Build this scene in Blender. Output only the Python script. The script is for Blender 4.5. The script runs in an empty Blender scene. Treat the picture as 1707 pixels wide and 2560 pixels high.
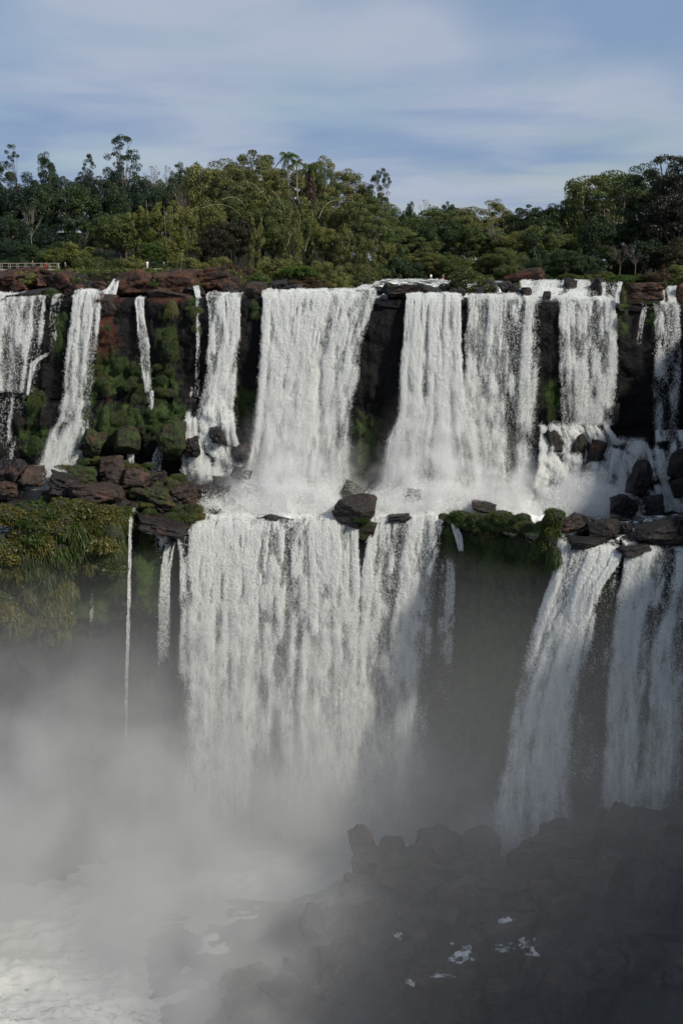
import bpy, bmesh, math, random
import numpy as np
from mathutils import Vector, Matrix

R = math.radians
scene = bpy.context.scene
COL = scene.collection

# ------------------------------------------------------------------ camera, sky, sun, exposure
CZ = 116.0                       # eye height above the pool of the gorge (m)
FPX = 3250.0                     # focal length in photograph pixels (2560 px high)
HOR = 650.0                      # horizon row of the photograph
PITCH = math.atan((1280 - HOR) / FPX)
cam_d = bpy.data.cameras.new('camera')
cam = bpy.data.objects.new('camera', cam_d)
COL.objects.link(cam)
cam.location = (0, 0, CZ)
cam.rotation_euler = (R(90) - PITCH, 0, 0)
cam_d.sensor_fit = 'VERTICAL'
cam_d.sensor_height = 36.0
cam_d.lens = 36.0 * FPX / 2560.0
cam_d.clip_start = 0.5
cam_d.clip_end = 20000
scene.camera = cam

SUN_EL, SUN_AZ = R(38), R(125)   # azimuth clockwise from +Y
SUNV = Vector((math.cos(SUN_EL) * math.sin(SUN_AZ), math.cos(SUN_EL) * math.cos(SUN_AZ), math.sin(SUN_EL)))
sun_d = bpy.data.lights.new('sun', 'SUN')
sun_d.energy = 4.2
sun_d.angle = R(4.0)
sun_d.color = (1.0, 0.93, 0.82)
sun = bpy.data.objects.new('sun', sun_d)
COL.objects.link(sun)
sun.location = SUNV * 300
sun.rotation_euler = SUNV.to_track_quat('Z', 'Y').to_euler()

scene.view_settings.view_transform = 'Standard'
scene.view_settings.look = 'None'
scene.view_settings.exposure = 0.2
scene.view_settings.gamma = 1.0

world = bpy.data.worlds.new('World')
scene.world = world
world.use_nodes = True
wn, wl = world.node_tree.nodes, world.node_tree.links
wn.clear()
SKY_STRENGTH, CLOUD_STRENGTH = 0.075, 0.76


def build_world():
    out = wn.new('ShaderNodeOutputWorld')
    sky = wn.new('ShaderNodeTexSky')
    sky.sky_type = 'NISHITA'
    sky.sun_disc = False
    sky.sun_elevation = SUN_EL
    sky.sun_rotation = SUN_AZ
    sky.altitude = 200
    sky.air_density = 1.0
    sky.dust_density = 0.6
    sky.ozone_density = 1.5
    bg = wn.new('ShaderNodeBackground')
    bg.inputs['Strength'].default_value = SKY_STRENGTH
    wl.new(sky.outputs[0], bg.inputs['Color'])
    # thin high cloud sheet: direction projected on a flat layer, stretched into streaks
    tc = wn.new('ShaderNodeTexCoord')
    sep = wn.new('ShaderNodeSeparateXYZ')
    wl.new(tc.outputs['Generated'], sep.inputs[0])

    def m(op, a, b=None, c=None, clamp=False):
        n = wn.new('ShaderNodeMath')
        n.operation = op
        n.use_clamp = clamp
        for i, v in enumerate((a, b, c)):
            if v is None:
                continue
            if isinstance(v, (int, float)):
                n.inputs[i].default_value = v
            else:
                wl.new(v, n.inputs[i])
        return n.outputs[0]
    z = m('MAXIMUM', sep.outputs[2], 0.0)
    zz = m('ADD', z, 0.09)
    u = m('DIVIDE', sep.outputs[0], zz)
    v = m('DIVIDE', sep.outputs[1], zz)
    cmb = wn.new('ShaderNodeCombineXYZ')
    wl.new(m('MULTIPLY', u, 1.1), cmb.inputs[0])
    wl.new(m('MULTIPLY', v, 1.0), cmb.inputs[1])
    n1 = wn.new('ShaderNodeTexNoise')
    n1.inputs['Scale'].default_value = 1.15
    n1.inputs['Detail'].default_value = 4
    n1.inputs['Roughness'].default_value = 0.5
    n1.inputs['Distortion'].default_value = 0.5
    wl.new(cmb.outputs[0], n1.inputs['Vector'])
    rmp = wn.new('ShaderNodeValToRGB')
    rmp.color_ramp.interpolation = 'EASE'
    rmp.color_ramp.elements[0].position = 0.30
    rmp.color_ramp.elements[0].color = (0.52, 0.52, 0.52, 1)
    rmp.color_ramp.elements[1].position = 0.62
    rmp.color_ramp.elements[1].color = (0.97, 0.97, 0.97, 1)
    wl.new(n1.outputs[0], rmp.inputs[0])
    # the cloud sheet's own brightness varies with its thickness
    n2 = wn.new('ShaderNodeTexNoise')
    n2.inputs['Scale'].default_value = 0.8
    n2.inputs['Detail'].default_value = 4
    n2.inputs['Distortion'].default_value = 0.35
    cmb2 = wn.new('ShaderNodeCombineXYZ')
    wl.new(m('MULTIPLY', u, 1.25), cmb2.inputs[0])
    wl.new(m('MULTIPLY', v, 1.15), cmb2.inputs[1])
    cmb2.inputs[2].default_value = 7.3
    wl.new(cmb2.outputs[0], n2.inputs['Vector'])
    cr = wn.new('ShaderNodeValToRGB')
    cr.color_ramp.interpolation = 'EASE'
    cr.color_ramp.elements[0].position = 0.32
    cr.color_ramp.elements[0].color = (0.270, 0.385, 0.600, 1)
    cr.color_ramp.elements[1].position = 0.68
    cr.color_ramp.elements[1].color = (0.49, 0.550, 0.690, 1)
    wl.new(n2.outputs[0], cr.inputs[0])
    bg2 = wn.new('ShaderNodeBackground')
    bg2.inputs['Strength'].default_value = CLOUD_STRENGTH
    wl.new(cr.outputs[0], bg2.inputs['Color'])
    mix = wn.new('ShaderNodeMixShader')
    wl.new(rmp.outputs[0], mix.inputs[0])
    wl.new(bg.outputs[0], mix.inputs[1])
    wl.new(bg2.outputs[0], mix.inputs[2])
    wl.new(mix.outputs[0], out.inputs['Surface'])


build_world()
cy = scene.cycles
cy.max_bounces = 6
cy.diffuse_bounces = 3
cy.glossy_bounces = 2
cy.transmission_bounces = 3
cy.transparent_max_bounces = 12
cy.volume_bounces = 2
cy.volume_max_steps = 256
cy.use_denoising = True
cy.sample_clamp_indirect = 4.0

# ------------------------------------------------------------------ numeric helpers
CP, SP = math.cos(PITCH), math.sin(PITCH)


def P(px, py, Y):
    """world point seen at photograph pixel (px, py) at distance Y along the ground"""
    xc = (px - 853.5) / FPX
    yc = (1280.0 - py) / FPX
    dy = CP + yc * SP
    dz = -SP + yc * CP
    t = Y / dy
    return xc * t, Y + 0 * t, CZ + dz * t


def pix(x, y, z):
    zz = z - CZ
    d = y * CP - zz * SP
    u = y * SP + zz * CP
    return 853.5 + FPX * x / d, 1280.0 - FPX * u / d


def _hash(ix, iy, iz, seed):
    h = (ix.astype(np.int64) * 374761393 + iy.astype(np.int64) * 668265263 + iz.astype(np.int64) * 2147483647 + seed * 974634777) & 0xFFFFFFFF
    h = ((h ^ (h >> 13)) * 1274126177) & 0xFFFFFFFF
    h = ((h ^ (h >> 16)) * 2246822519) & 0xFFFFFFFF
    return ((h ^ (h >> 15)) & 0xFFFFFF) / float(0xFFFFFF)


def vn(x, y, z=None, seed=0):
    """value noise 0..1"""
    x = np.asarray(x, float)
    y = np.asarray(y, float)
    x, y = np.broadcast_arrays(x, y)
    ix, iy = np.floor(x), np.floor(y)
    fx, fy = x - ix, y - iy
    fx = fx * fx * (3 - 2 * fx)
    fy = fy * fy * (3 - 2 * fy)

    def layer(iz):
        a = _hash(ix, iy, iz, seed)
        b = _hash(ix + 1, iy, iz, seed)
        c = _hash(ix, iy + 1, iz, seed)
        d = _hash(ix + 1, iy + 1, iz, seed)
        return (a * (1 - fx) + b * fx) * (1 - fy) + (c * (1 - fx) + d * fx) * fy
    if z is None:
        return layer(np.zeros_like(ix))
    z = np.broadcast_to(np.asarray(z, float), x.shape)
    iz = np.floor(z)
    fz = z - iz
    fz = fz * fz * (3 - 2 * fz)
    return layer(iz) * (1 - fz) + layer(iz + 1) * fz


def fbm(x, y, z=None, oct=4, seed=0, gain=0.5, lac=2.03):
    s, a, t = 0.0, 1.0, 0.0
    f = 1.0
    for i in range(oct):
        s = s + a * vn(np.asarray(x) * f, np.asarray(y) * f, None if z is None else np.asarray(z) * f, seed + i * 17)
        t += a
        a *= gain
        f *= lac
    return s / t


def ridged(x, y, oct=3, seed=0):
    s, a, t, f = 0.0, 1.0, 0.0, 1.0
    for i in range(oct):
        s = s + a * (1 - np.abs(2 * vn(np.asarray(x) * f, np.asarray(y) * f, None, seed + i * 31) - 1))
        t += a
        a *= .5
        f *= 2.05
    return s / t


def smooth(a, b, x):
    t = np.clip((np.asarray(x, float) - a) / (b - a), 0, 1)
    return t * t * (3 - 2 * t)


def lerp_tab(x, tab):
    return np.interp(x, [t[0] for t in tab], [t[1] for t in tab])


# ------------------------------------------------------------------ object helpers
def make_mesh(name, verts, faces, smooth_shade=True, attrs=None):
    """verts (n,3); faces (m,k) with one k"""
    me = bpy.data.meshes.new(name)
    verts = np.ascontiguousarray(verts, np.float32)
    faces = np.ascontiguousarray(faces, np.int32)
    m, k = faces.shape
    me.vertices.add(len(verts))
    me.vertices.foreach_set('co', verts.ravel())
    me.loops.add(m * k)
    me.loops.foreach_set('vertex_index', faces.ravel())
    me.polygons.add(m)
    me.polygons.foreach_set('loop_start', np.arange(0, m * k, k, dtype=np.int32))
    me.polygons.foreach_set('loop_total', np.full(m, k, np.int32))
    me.polygons.foreach_set('use_smooth', np.full(m, smooth_shade, bool))
    for an, av in (attrs or {}).items():
        a = me.attributes.new(an, 'FLOAT', 'POINT')
        a.data.foreach_set('value', np.ascontiguousarray(av, np.float32).ravel())
    me.update(calc_edges=True)
    me.validate()
    return me


def obj(name, me, mat=None, parent=None):
    o = bpy.data.objects.new(name, me)
    COL.objects.link(o)
    if mat is not None:
        if len(me.materials) == 0:
            me.materials.append(mat)
        o.material_slots[0].link = 'OBJECT'
        o.material_slots[0].material = mat
    if parent is not None:
        o.parent = parent
    return o


def thing(name, label, cat, loc=(0, 0, 0), rotz=0.0, group=None):
    o = bpy.data.objects.new(name, None)
    COL.objects.link(o)
    o.location = loc
    o.rotation_euler = (0, 0, rotz)
    return tag(o, label, cat, group)


def tag(o, label, cat, group=None):
    o['label'] = label
    o['category'] = cat
    if group:
        o['group'] = group
    return o


def struct(o, kind='structure', label=None):
    o['kind'] = kind
    if label:
        o['label'] = label
    return o


def grid_faces(nr, nc):
    i = np.arange(nr - 1)[:, None] * nc + np.arange(nc - 1)[None, :]
    return np.stack([i, i + 1, i + nc + 1, i + nc], -1).reshape(-1, 4)


def compact(verts, faces, attrs):
    used = np.zeros(len(verts), bool)
    used[faces.ravel()] = True
    idx = np.cumsum(used) - 1
    return verts[used], idx[faces], {k: v[used] for k, v in attrs.items()}


def tubes(paths, sides=6):
    """one mesh of tapered tubes; paths = [(points (n,3), radii (n))]"""
    V, Fc, base = [], [], 0
    for pts, rad in paths:
        pts = np.asarray(pts, float)
        n = len(pts)
        t = np.gradient(pts, axis=0)
        t /= np.linalg.norm(t, axis=1)[:, None] + 1e-9
        ref = np.array([0.31, 0.95, 0.05])
        a = np.cross(t, ref)
        a /= np.linalg.norm(a, axis=1)[:, None] + 1e-9
        b = np.cross(t, a)
        th = np.linspace(0, 2 * math.pi, sides, endpoint=False)
        ring = pts[:, None, :] + (a[:, None, :] * np.cos(th)[None, :, None] + b[:, None, :] * np.sin(th)[None, :, None]) * np.asarray(rad)[:, None, None]
        V.append(ring.reshape(-1, 3))
        for i in range(n - 1):
            for s in range(sides):
                s2 = (s + 1) % sides
                Fc.append((base + i * sides + s, base + i * sides + s2, base + (i + 1) * sides + s2, base + (i + 1) * sides + s))
        base += n * sides
    return np.concatenate(V), np.array(Fc)


# ------------------------------------------------------------------ materials
def mat_new(name):
    m = bpy.data.materials.new(name)
    m.use_nodes = True
    nt = m.node_tree
    nt.nodes.clear()
    return m, nt.nodes, nt.links, nt.nodes.new('ShaderNodeOutputMaterial')


def node(nodes, links, typ, inputs=None, **props):
    n = nodes.new(typ)
    for k, v in props.items():
        setattr(n, k, v)
    for k, v in (inputs or {}).items():
        if hasattr(v, 'is_linked') or isinstance(v, bpy.types.NodeSocket):
            links.new(v, n.inputs[k])
        else:
            n.inputs[k].default_value = v
    return n


def ramp(nodes, links, fac, stops, interp='LINEAR'):
    n = nodes.new('ShaderNodeValToRGB')
    n.color_ramp.interpolation = interp
    els = n.color_ramp.elements
    while len(els) < len(stops):
        els.new(0.5)
    for e, (p, c) in zip(els, stops):
        e.position = p
        e.color = (c[0], c[1], c[2], 1) if hasattr(c, '__len__') else (c, c, c, 1)
    links.new(fac, n.inputs[0])
    return n.outputs[0]


def mixc(nodes, links, fac, a, b):
    n = nodes.new('ShaderNodeMix')
    n.data_type = 'RGBA'
    for sock, v in ((n.inputs[0], fac), (n.inputs[6], a), (n.inputs[7], b)):
        if isinstance(v, bpy.types.NodeSocket):
            links.new(v, sock)
        elif hasattr(v, '__len__'):
            sock.default_value = (v[0], v[1], v[2], 1)
        else:
            sock.default_value = v
    return n.outputs[2]


def mat_water(name, white=(0.86, 0.87, 0.85), clear=(0.17, 0.20, 0.165)):
    """thin falling sheet: aerated water, see-through where it thins"""
    m, N, L, out = mat_new(name)
    geo = N.new('ShaderNodeNewGeometry')
    at = node(N, L, 'ShaderNodeAttribute', attribute_name='cover')
    mp = node(N, L, 'ShaderNodeMapping', {'Vector': geo.outputs['Position'], 'Scale': (1.0, 0.6, 0.16)})
    n1 = node(N, L, 'ShaderNodeTexNoise', {'Vector': mp.outputs[0], 'Scale': 1.3, 'Detail': 6.0, 'Roughness': 0.65, 'Distortion': 0.3})
    c = ramp(N, L, n1.outputs[0], [(0.36, clear), (0.62, white)])
    bmp = node(N, L, 'ShaderNodeBump', {'Height': n1.outputs[0], 'Strength': 0.25, 'Distance': 0.4})
    d = node(N, L, 'ShaderNodeBsdfDiffuse', {'Color': c, 'Normal': bmp.outputs[0]})
    t = node(N, L, 'ShaderNodeBsdfTranslucent', {'Color': c})
    mx = node(N, L, 'ShaderNodeMixShader', {0: 0.35, 1: d.outputs[0], 2: t.outputs[0]})
    mp2 = node(N, L, 'ShaderNodeMapping', {'Vector': geo.outputs['Position'], 'Scale': (1.0, 0.7, 0.36)})
    n2 = node(N, L, 'ShaderNodeTexNoise', {'Vector': mp2.outputs[0], 'Scale': 1.5, 'Detail': 6.0, 'Roughness': 0.7, 'Distortion': 0.4})
    inv = node(N, L, 'ShaderNodeMath', {0: 0.80, 1: at.outputs['Fac']}, operation='SUBTRACT')
    th = node(N, L, 'ShaderNodeMath', {0: inv.outputs[0], 1: 0.62, 2: 0.12}, operation='MULTIPLY_ADD')
    fr = node(N, L, 'ShaderNodeMath', {0: n2.outputs[0], 1: th.outputs[0]}, operation='SUBTRACT')
    al = ramp(N, L, fr.outputs[0], [(0.0, 0.0), (0.50, 0.97)])
    edge = node(N, L, 'ShaderNodeAttribute', attribute_name='edge')
    al2 = node(N, L, 'ShaderNodeMath', {0: al, 1: edge.outputs['Fac']}, operation='MULTIPLY')
    tr = N.new('ShaderNodeBsdfTransparent')
    mx2 = node(N, L, 'ShaderNodeMixShader', {0: al2.outputs[0], 1: tr.outputs[0], 2: mx.outputs[0]})
    L.new(mx2.outputs[0], out.inputs['Surface'])
    return m


def mat_froth(name):
    """drops and shreds of foam"""
    m, N, L, out = mat_new(name)
    at = node(N, L, 'ShaderNodeAttribute', attribute_name='tone')
    c = ramp(N, L, at.outputs['Fac'], [(0.0, (0.80, 0.82, 0.80)), (1.0, (0.95, 0.95, 0.93))])
    d = node(N, L, 'ShaderNodeBsdfDiffuse', {'Color': c})
    t = node(N, L, 'ShaderNodeBsdfTranslucent', {'Color': c})
    mx = node(N, L, 'ShaderNodeMixShader', {0: 0.45, 1: d.outputs[0], 2: t.outputs[0]})
    L.new(mx.outputs[0], out.inputs['Surface'])
    return m


def mat_rapids(name, foamc=(0.80, 0.81, 0.79)):
    """river and terrace water: dark clear water broken by foam"""
    m, N, L, out = mat_new(name)
    geo = N.new('ShaderNodeNewGeometry')
    at = node(N, L, 'ShaderNodeAttribute', attribute_name='foam')
    mp = node(N, L, 'ShaderNodeMapping', {'Vector': geo.outputs['Position'], 'Scale': (0.55, 1.0, 1.0)})
    n1 = node(N, L, 'ShaderNodeTexNoise', {'Vector': mp.outputs[0], 'Scale': 1.1, 'Detail': 6.0, 'Roughness': 0.68, 'Distortion': 0.6})
    s = node(N, L, 'ShaderNodeMath', {0: n1.outputs[0], 1: at.outputs['Fac']}, operation='ADD')
    f = ramp(N, L, s.outputs[0], [(0.62, 0.0), (0.80, 1.0)])
    bmp = node(N, L, 'ShaderNodeBump', {'Height': n1.outputs[0], 'Strength': 0.6, 'Distance': 0.6})
    w = node(N, L, 'ShaderNodeBsdfPrincipled', {'Base Color': (0.035, 0.042, 0.034, 1), 'Roughness': 0.16, 'Normal': bmp.outputs[0]})
    d = node(N, L, 'ShaderNodeBsdfDiffuse', {'Color': (*foamc, 1), 'Normal': bmp.outputs[0]})
    mx = node(N, L, 'ShaderNodeMixShader', {0: f, 1: w.outputs[0], 2: d.outputs[0]})
    L.new(mx.outputs[0], out.inputs['Surface'])
    return m


def mat_rock(name, dark=(0.010, 0.009, 0.009), mid=(0.030, 0.024, 0.021), red=(0.135, 0.052, 0.028), redness=0.0, moss=0.0, rough=0.5, spec=0.3):
    m, N, L, out = mat_new(name)
    geo = N.new('ShaderNodeNewGeometry')
    pos = geo.outputs['Position']
    oi = N.new('ShaderNodeObjectInfo')
    n1 = node(N, L, 'ShaderNodeTexNoise', {'Vector': pos, 'Scale': 0.35, 'Detail': 8.0, 'Roughness': 0.65})
    n2 = node(N, L, 'ShaderNodeTexNoise', {'Vector': pos, 'Scale': 1.7, 'Detail': 6.0, 'Roughness': 0.7, 'Distortion': 0.4})
    c = ramp(N, L, n2.outputs[0], [(0.3, dark), (0.7, mid)])
    ar = node(N, L, 'ShaderNodeAttribute', attribute_name='red')
    s = node(N, L, 'ShaderNodeMath', {0: n1.outputs[0], 1: ar.outputs['Fac']}, operation='ADD')
    s2 = node(N, L, 'ShaderNodeMath', {0: s.outputs[0], 1: redness}, operation='ADD')
    rv = ramp(N, L, n2.outputs[0], [(0.25, tuple(v * 0.45 for v in red)), (0.55, red), (0.8, tuple(min(1, v * 1.5) for v in red))])
    c = mixc(N, L, ramp(N, L, s2.outputs[0], [(0.62, 0.0), (0.86, 1.0)]), c, rv)
    am = node(N, L, 'ShaderNodeAttribute', attribute_name='moss')
    n3 = node(N, L, 'ShaderNodeTexNoise', {'Vector': pos, 'Scale': 0.6, 'Detail': 7.0, 'Roughness': 0.7})
    s3 = node(N, L, 'ShaderNodeMath', {0: n3.outputs[0], 1: am.outputs['Fac']}, operation='ADD')
    s4 = node(N, L, 'ShaderNodeMath', {0: s3.outputs[0], 1: moss}, operation='ADD')
    gc = ramp(N, L, n2.outputs[0], [(0.3, (0.010, 0.020, 0.005)), (0.7, (0.045, 0.075, 0.014))])
    c = mixc(N, L, ramp(N, L, s4.outputs[0], [(0.66, 0.0), (0.82, 1.0)]), c, gc)
    n5 = node(N, L, 'ShaderNodeTexNoise', {'Vector': pos, 'Scale': 0.9, 'Detail': 9.0, 'Roughness': 0.72}, noise_type='RIDGED_MULTIFRACTAL')
    hs = node(N, L, 'ShaderNodeMath', {0: n5.outputs[0], 1: 0.35, 2: n2.outputs[0]}, operation='MULTIPLY_ADD')
    bmp = node(N, L, 'ShaderNodeBump', {'Height': hs.outputs[0], 'Strength': 0.7, 'Distance': 0.6})
    p = node(N, L, 'ShaderNodeBsdfPrincipled', {'Base Color': c, 'Roughness': rough, 'Specular IOR Level': spec, 'Normal': bmp.outputs[0]})
    L.new(p.outputs[0], out.inputs['Surface'])
    return m


def mat_leaf(name, a, b, c, trans=0.35, hue_var=True):
    """leaves: three tones by leaf and by plant"""
    m, N, L, out = mat_new(name)
    at = node(N, L, 'ShaderNodeAttribute', attribute_name='tone')
    oi = N.new('ShaderNodeObjectInfo')
    geo = N.new('ShaderNodeNewGeometry')
    n1 = node(N, L, 'ShaderNodeTexNoise', {'Vector': geo.outputs['Position'], 'Scale': 0.16, 'Detail': 3.0})
    s = node(N, L, 'ShaderNodeMath', {0: at.outputs['Fac'], 1: 0.45}, operation='MULTIPLY')
    s2 = node(N, L, 'ShaderNodeMath', {0: n1.outputs[0], 1: 0.45, 2: s.outputs[0]}, operation='MULTIPLY_ADD')
    s3 = node(N, L, 'ShaderNodeMath', {0: oi.outputs['Random'], 1: 0.3, 2: s2.outputs[0]}, operation='MULTIPLY_ADD')
    col = ramp(N, L, s3.outputs[0], [(0.2, a), (0.55, b), (0.95, c)])
    d = node(N, L, 'ShaderNodeBsdfDiffuse', {'Color': col})
    t = node(N, L, 'ShaderNodeBsdfTranslucent', {'Color': col})
    mx = node(N, L, 'ShaderNodeMixShader', {0: trans, 1: d.outputs[0], 2: t.outputs[0]})
    g = node(N, L, 'ShaderNodeBsdfGlossy', {'Color': (1, 1, 1, 1), 'Roughness': 0.45})
    mx2 = node(N, L, 'ShaderNodeMixShader', {0: 0.02, 1: mx.outputs[0], 2: g.outputs[0]})
    L.new(mx2.outputs[0], out.inputs['Surface'])
    return m


def mat_plain(name, col, rough=0.7, var=0.25, scale=3.0):
    m, N, L, out = mat_new(name)
    tc = N.new('ShaderNodeNewGeometry')
    n1 = node(N, L, 'ShaderNodeTexNoise', {'Vector': tc.outputs['Position'], 'Scale': scale, 'Detail': 5.0})
    c = ramp(N, L, n1.outputs[0], [(0.3, tuple(v * (1 - var) for v in col)), (0.7, tuple(min(1, v * (1 + var)) for v in col))])
    p = node(N, L, 'ShaderNodeBsdfPrincipled', {'Base Color': c, 'Roughness': rough})
    L.new(p.outputs[0], out.inputs['Surface'])
    return m


M = {}
M['water'] = mat_water('white_water')
M['rapids'] = mat_rapids('rapids')
M['pool'] = mat_rapids('churned_pool', (0.64, 0.64, 0.60))
M['froth'] = mat_froth('froth')
M['cliff'] = mat_rock('wet_basalt', dark=(0.0025, 0.0025, 0.003), mid=(0.0065, 0.0055, 0.0055), red=(0.075, 0.029, 0.018), rough=0.5, spec=0.16)
M['rock_dark'] = mat_rock('dark_boulder', dark=(0.006, 0.006, 0.006), mid=(0.026, 0.021, 0.019), redness=0.04, rough=0.42)
M['rock_red'] = mat_rock('red_boulder', dark=(0.008, 0.006, 0.005), mid=(0.036, 0.023, 0.017), red=(0.115, 0.046, 0.026), redness=0.19, rough=0.75)
M['rock_brown'] = mat_rock('brown_boulder', dark=(0.012, 0.009, 0.008), mid=(0.045, 0.033, 0.027), red=(0.095, 0.05, 0.033), redness=0.14, rough=0.6)
M['rock_moss'] = mat_rock('mossy_boulder', dark=(0.005, 0.005, 0.004), mid=(0.022, 0.018, 0.015), redness=0.02, moss=0.10, rough=0.6)
M['rock_green'] = mat_rock('moss_covered_boulder', dark=(0.006, 0.006, 0.004), mid=(0.03, 0.022, 0.015), redness=0.08, moss=0.24, rough=0.8)
M['talus'] = mat_rock('gorge_rock', dark=(0.008, 0.007, 0.006), mid=(0.045, 0.037, 0.033), red=(0.13, 0.078, 0.056), redness=0.11, moss=0.13, rough=0.6)
M['soil'] = mat_rock('forest_soil', mid=(0.022, 0.018, 0.010), redness=0.02, moss=0.14, rough=0.95, spec=0.05)
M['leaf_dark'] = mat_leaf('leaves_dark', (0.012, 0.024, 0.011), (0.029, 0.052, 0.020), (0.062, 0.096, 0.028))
M['leaf_hazed'] = mat_leaf('leaves_hazed', (0.008, 0.019, 0.014), (0.017, 0.036, 0.022), (0.032, 0.060, 0.026))  # bluish dark tone puts the far forest's haze into the leaf colour
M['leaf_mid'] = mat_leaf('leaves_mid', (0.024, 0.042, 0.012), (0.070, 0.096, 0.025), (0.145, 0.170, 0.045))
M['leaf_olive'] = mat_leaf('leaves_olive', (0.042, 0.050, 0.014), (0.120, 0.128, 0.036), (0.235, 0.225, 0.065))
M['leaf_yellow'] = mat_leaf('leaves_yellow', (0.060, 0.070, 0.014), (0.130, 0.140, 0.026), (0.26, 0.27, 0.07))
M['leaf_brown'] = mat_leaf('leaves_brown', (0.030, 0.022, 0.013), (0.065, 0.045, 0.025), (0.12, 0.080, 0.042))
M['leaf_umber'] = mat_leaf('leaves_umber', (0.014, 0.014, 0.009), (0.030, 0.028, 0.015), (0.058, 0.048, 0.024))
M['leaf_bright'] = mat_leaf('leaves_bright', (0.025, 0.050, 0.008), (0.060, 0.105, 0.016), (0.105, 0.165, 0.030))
M['grass_green'] = mat_leaf('grass_green', (0.016, 0.032, 0.006), (0.040, 0.066, 0.012), (0.085, 0.115, 0.024))
M['grass_olive'] = mat_leaf('grass_olive', (0.040, 0.045, 0.010), (0.090, 0.090, 0.022), (0.165, 0.150, 0.042))
M['bark'] = mat_plain('bark', (0.075, 0.060, 0.046), 0.9)
M['bark_pale'] = mat_plain('bark_pale', (0.17, 0.15, 0.12), 0.85)
M['bark_dark'] = mat_plain('bark_dark', (0.03, 0.025, 0.02), 0.9)
M['cane'] = mat_plain('dry_cane', (0.27, 0.25, 0.16), 0.7)
M['concrete'] = mat_plain('pale_concrete', (0.40, 0.37, 0.32), 0.8)
M['steel'] = mat_plain('painted_steel', (0.24, 0.21, 0.18), 0.5)
M['skin'] = mat_plain('skin', (0.45, 0.27, 0.19), 0.6, 0.05)
for nm, c in (('cloth_black', (0.02, 0.02, 0.022)), ('cloth_red', (0.50, 0.02, 0.03)), ('cloth_white', (0.75, 0.74, 0.74)), ('cloth_blue', (0.10, 0.20, 0.38)), ('cloth_grey', (0.2, 0.2, 0.21)), ('hair', (0.02, 0.014, 0.01))):
    M[nm] = mat_plain(nm, c, 0.85, 0.08)

# ------------------------------------------------------------------ the setting: cliff, plateau, gorge
def lip_z(x):                    # rim of the upper cliff
    return CZ + lerp_tab(x, [(-110, -7.2), (-70, -7.4), (-48, -7.0), (-20, -7.2), (5, -7.3), (25, -7.6), (40, -8.0), (58, -8.1), (70, -8.8), (120, -9)])


def Yu(x):                       # front of the upper cliff
    x = np.asarray(x, float)
    return 268 + 2.4 * (fbm(x * .06, x * 0 + 3.1, oct=3, seed=5) - .5)


ZT = CZ - 49.5                   # middle terrace
ZP = 2.0                         # pool level at the bottom of the gorge


def Yl(x):                       # front of the lower cliff
    x = np.asarray(x, float)
    return lerp_tab(x, [(-140, 205), (-100, 220), (-62, 229), (-52, 233), (-42, 239), (-29, 246), (17, 246.5), (24, 241), (33, 232), (39, 224.5), (48, 219.5), (58, 217), (66, 213), (76, 207), (140, 200)]) + 1.0 * (fbm(x * .12, x * 0 + 8.2, oct=3, seed=9) - .5)


PATCH_RED = [(255, 770, 45, 60), (262, 830, 30, 70), (265, 900, 25, 80), (430, 735, 70, 25), (1625, 730, 50, 32)]
PATCH_MOSS = [(150, 830, 22, 70), (280, 930, 60, 60), (345, 950, 30, 60), (410, 960, 40, 60), (300, 1060, 90, 60), (410, 1040, 70, 70), (420, 850, 28, 60), (485, 770, 14, 40), (640, 770, 14, 30),
              (230, 960, 20, 60), (85, 1010, 30, 50), (90, 1100, 50, 50), (910, 1120, 60, 90), (1556, 800, 14, 60), (620, 1020, 30, 60), (1640, 790, 25, 30), (1380, 1000, 26, 60),
              (120, 1450, 200, 160), (260, 1450, 60, 120), (370, 1420, 40, 130), (1120, 1350, 30, 60), (1260, 1400, 150, 90), (1230, 1700, 160, 300), (1520, 1500, 30, 120)]


def patch_attr(x, y, z, patches, gain):
    px, py = pix(x, y, z)
    a = np.zeros_like(px)
    for (cx, cy_, rx, ry) in patches:
        a = np.maximum(a, np.exp(-(((px - cx) / rx) ** 2 + ((py - cy_) / ry) ** 2) * 0.8))
    return a * gain


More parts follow.
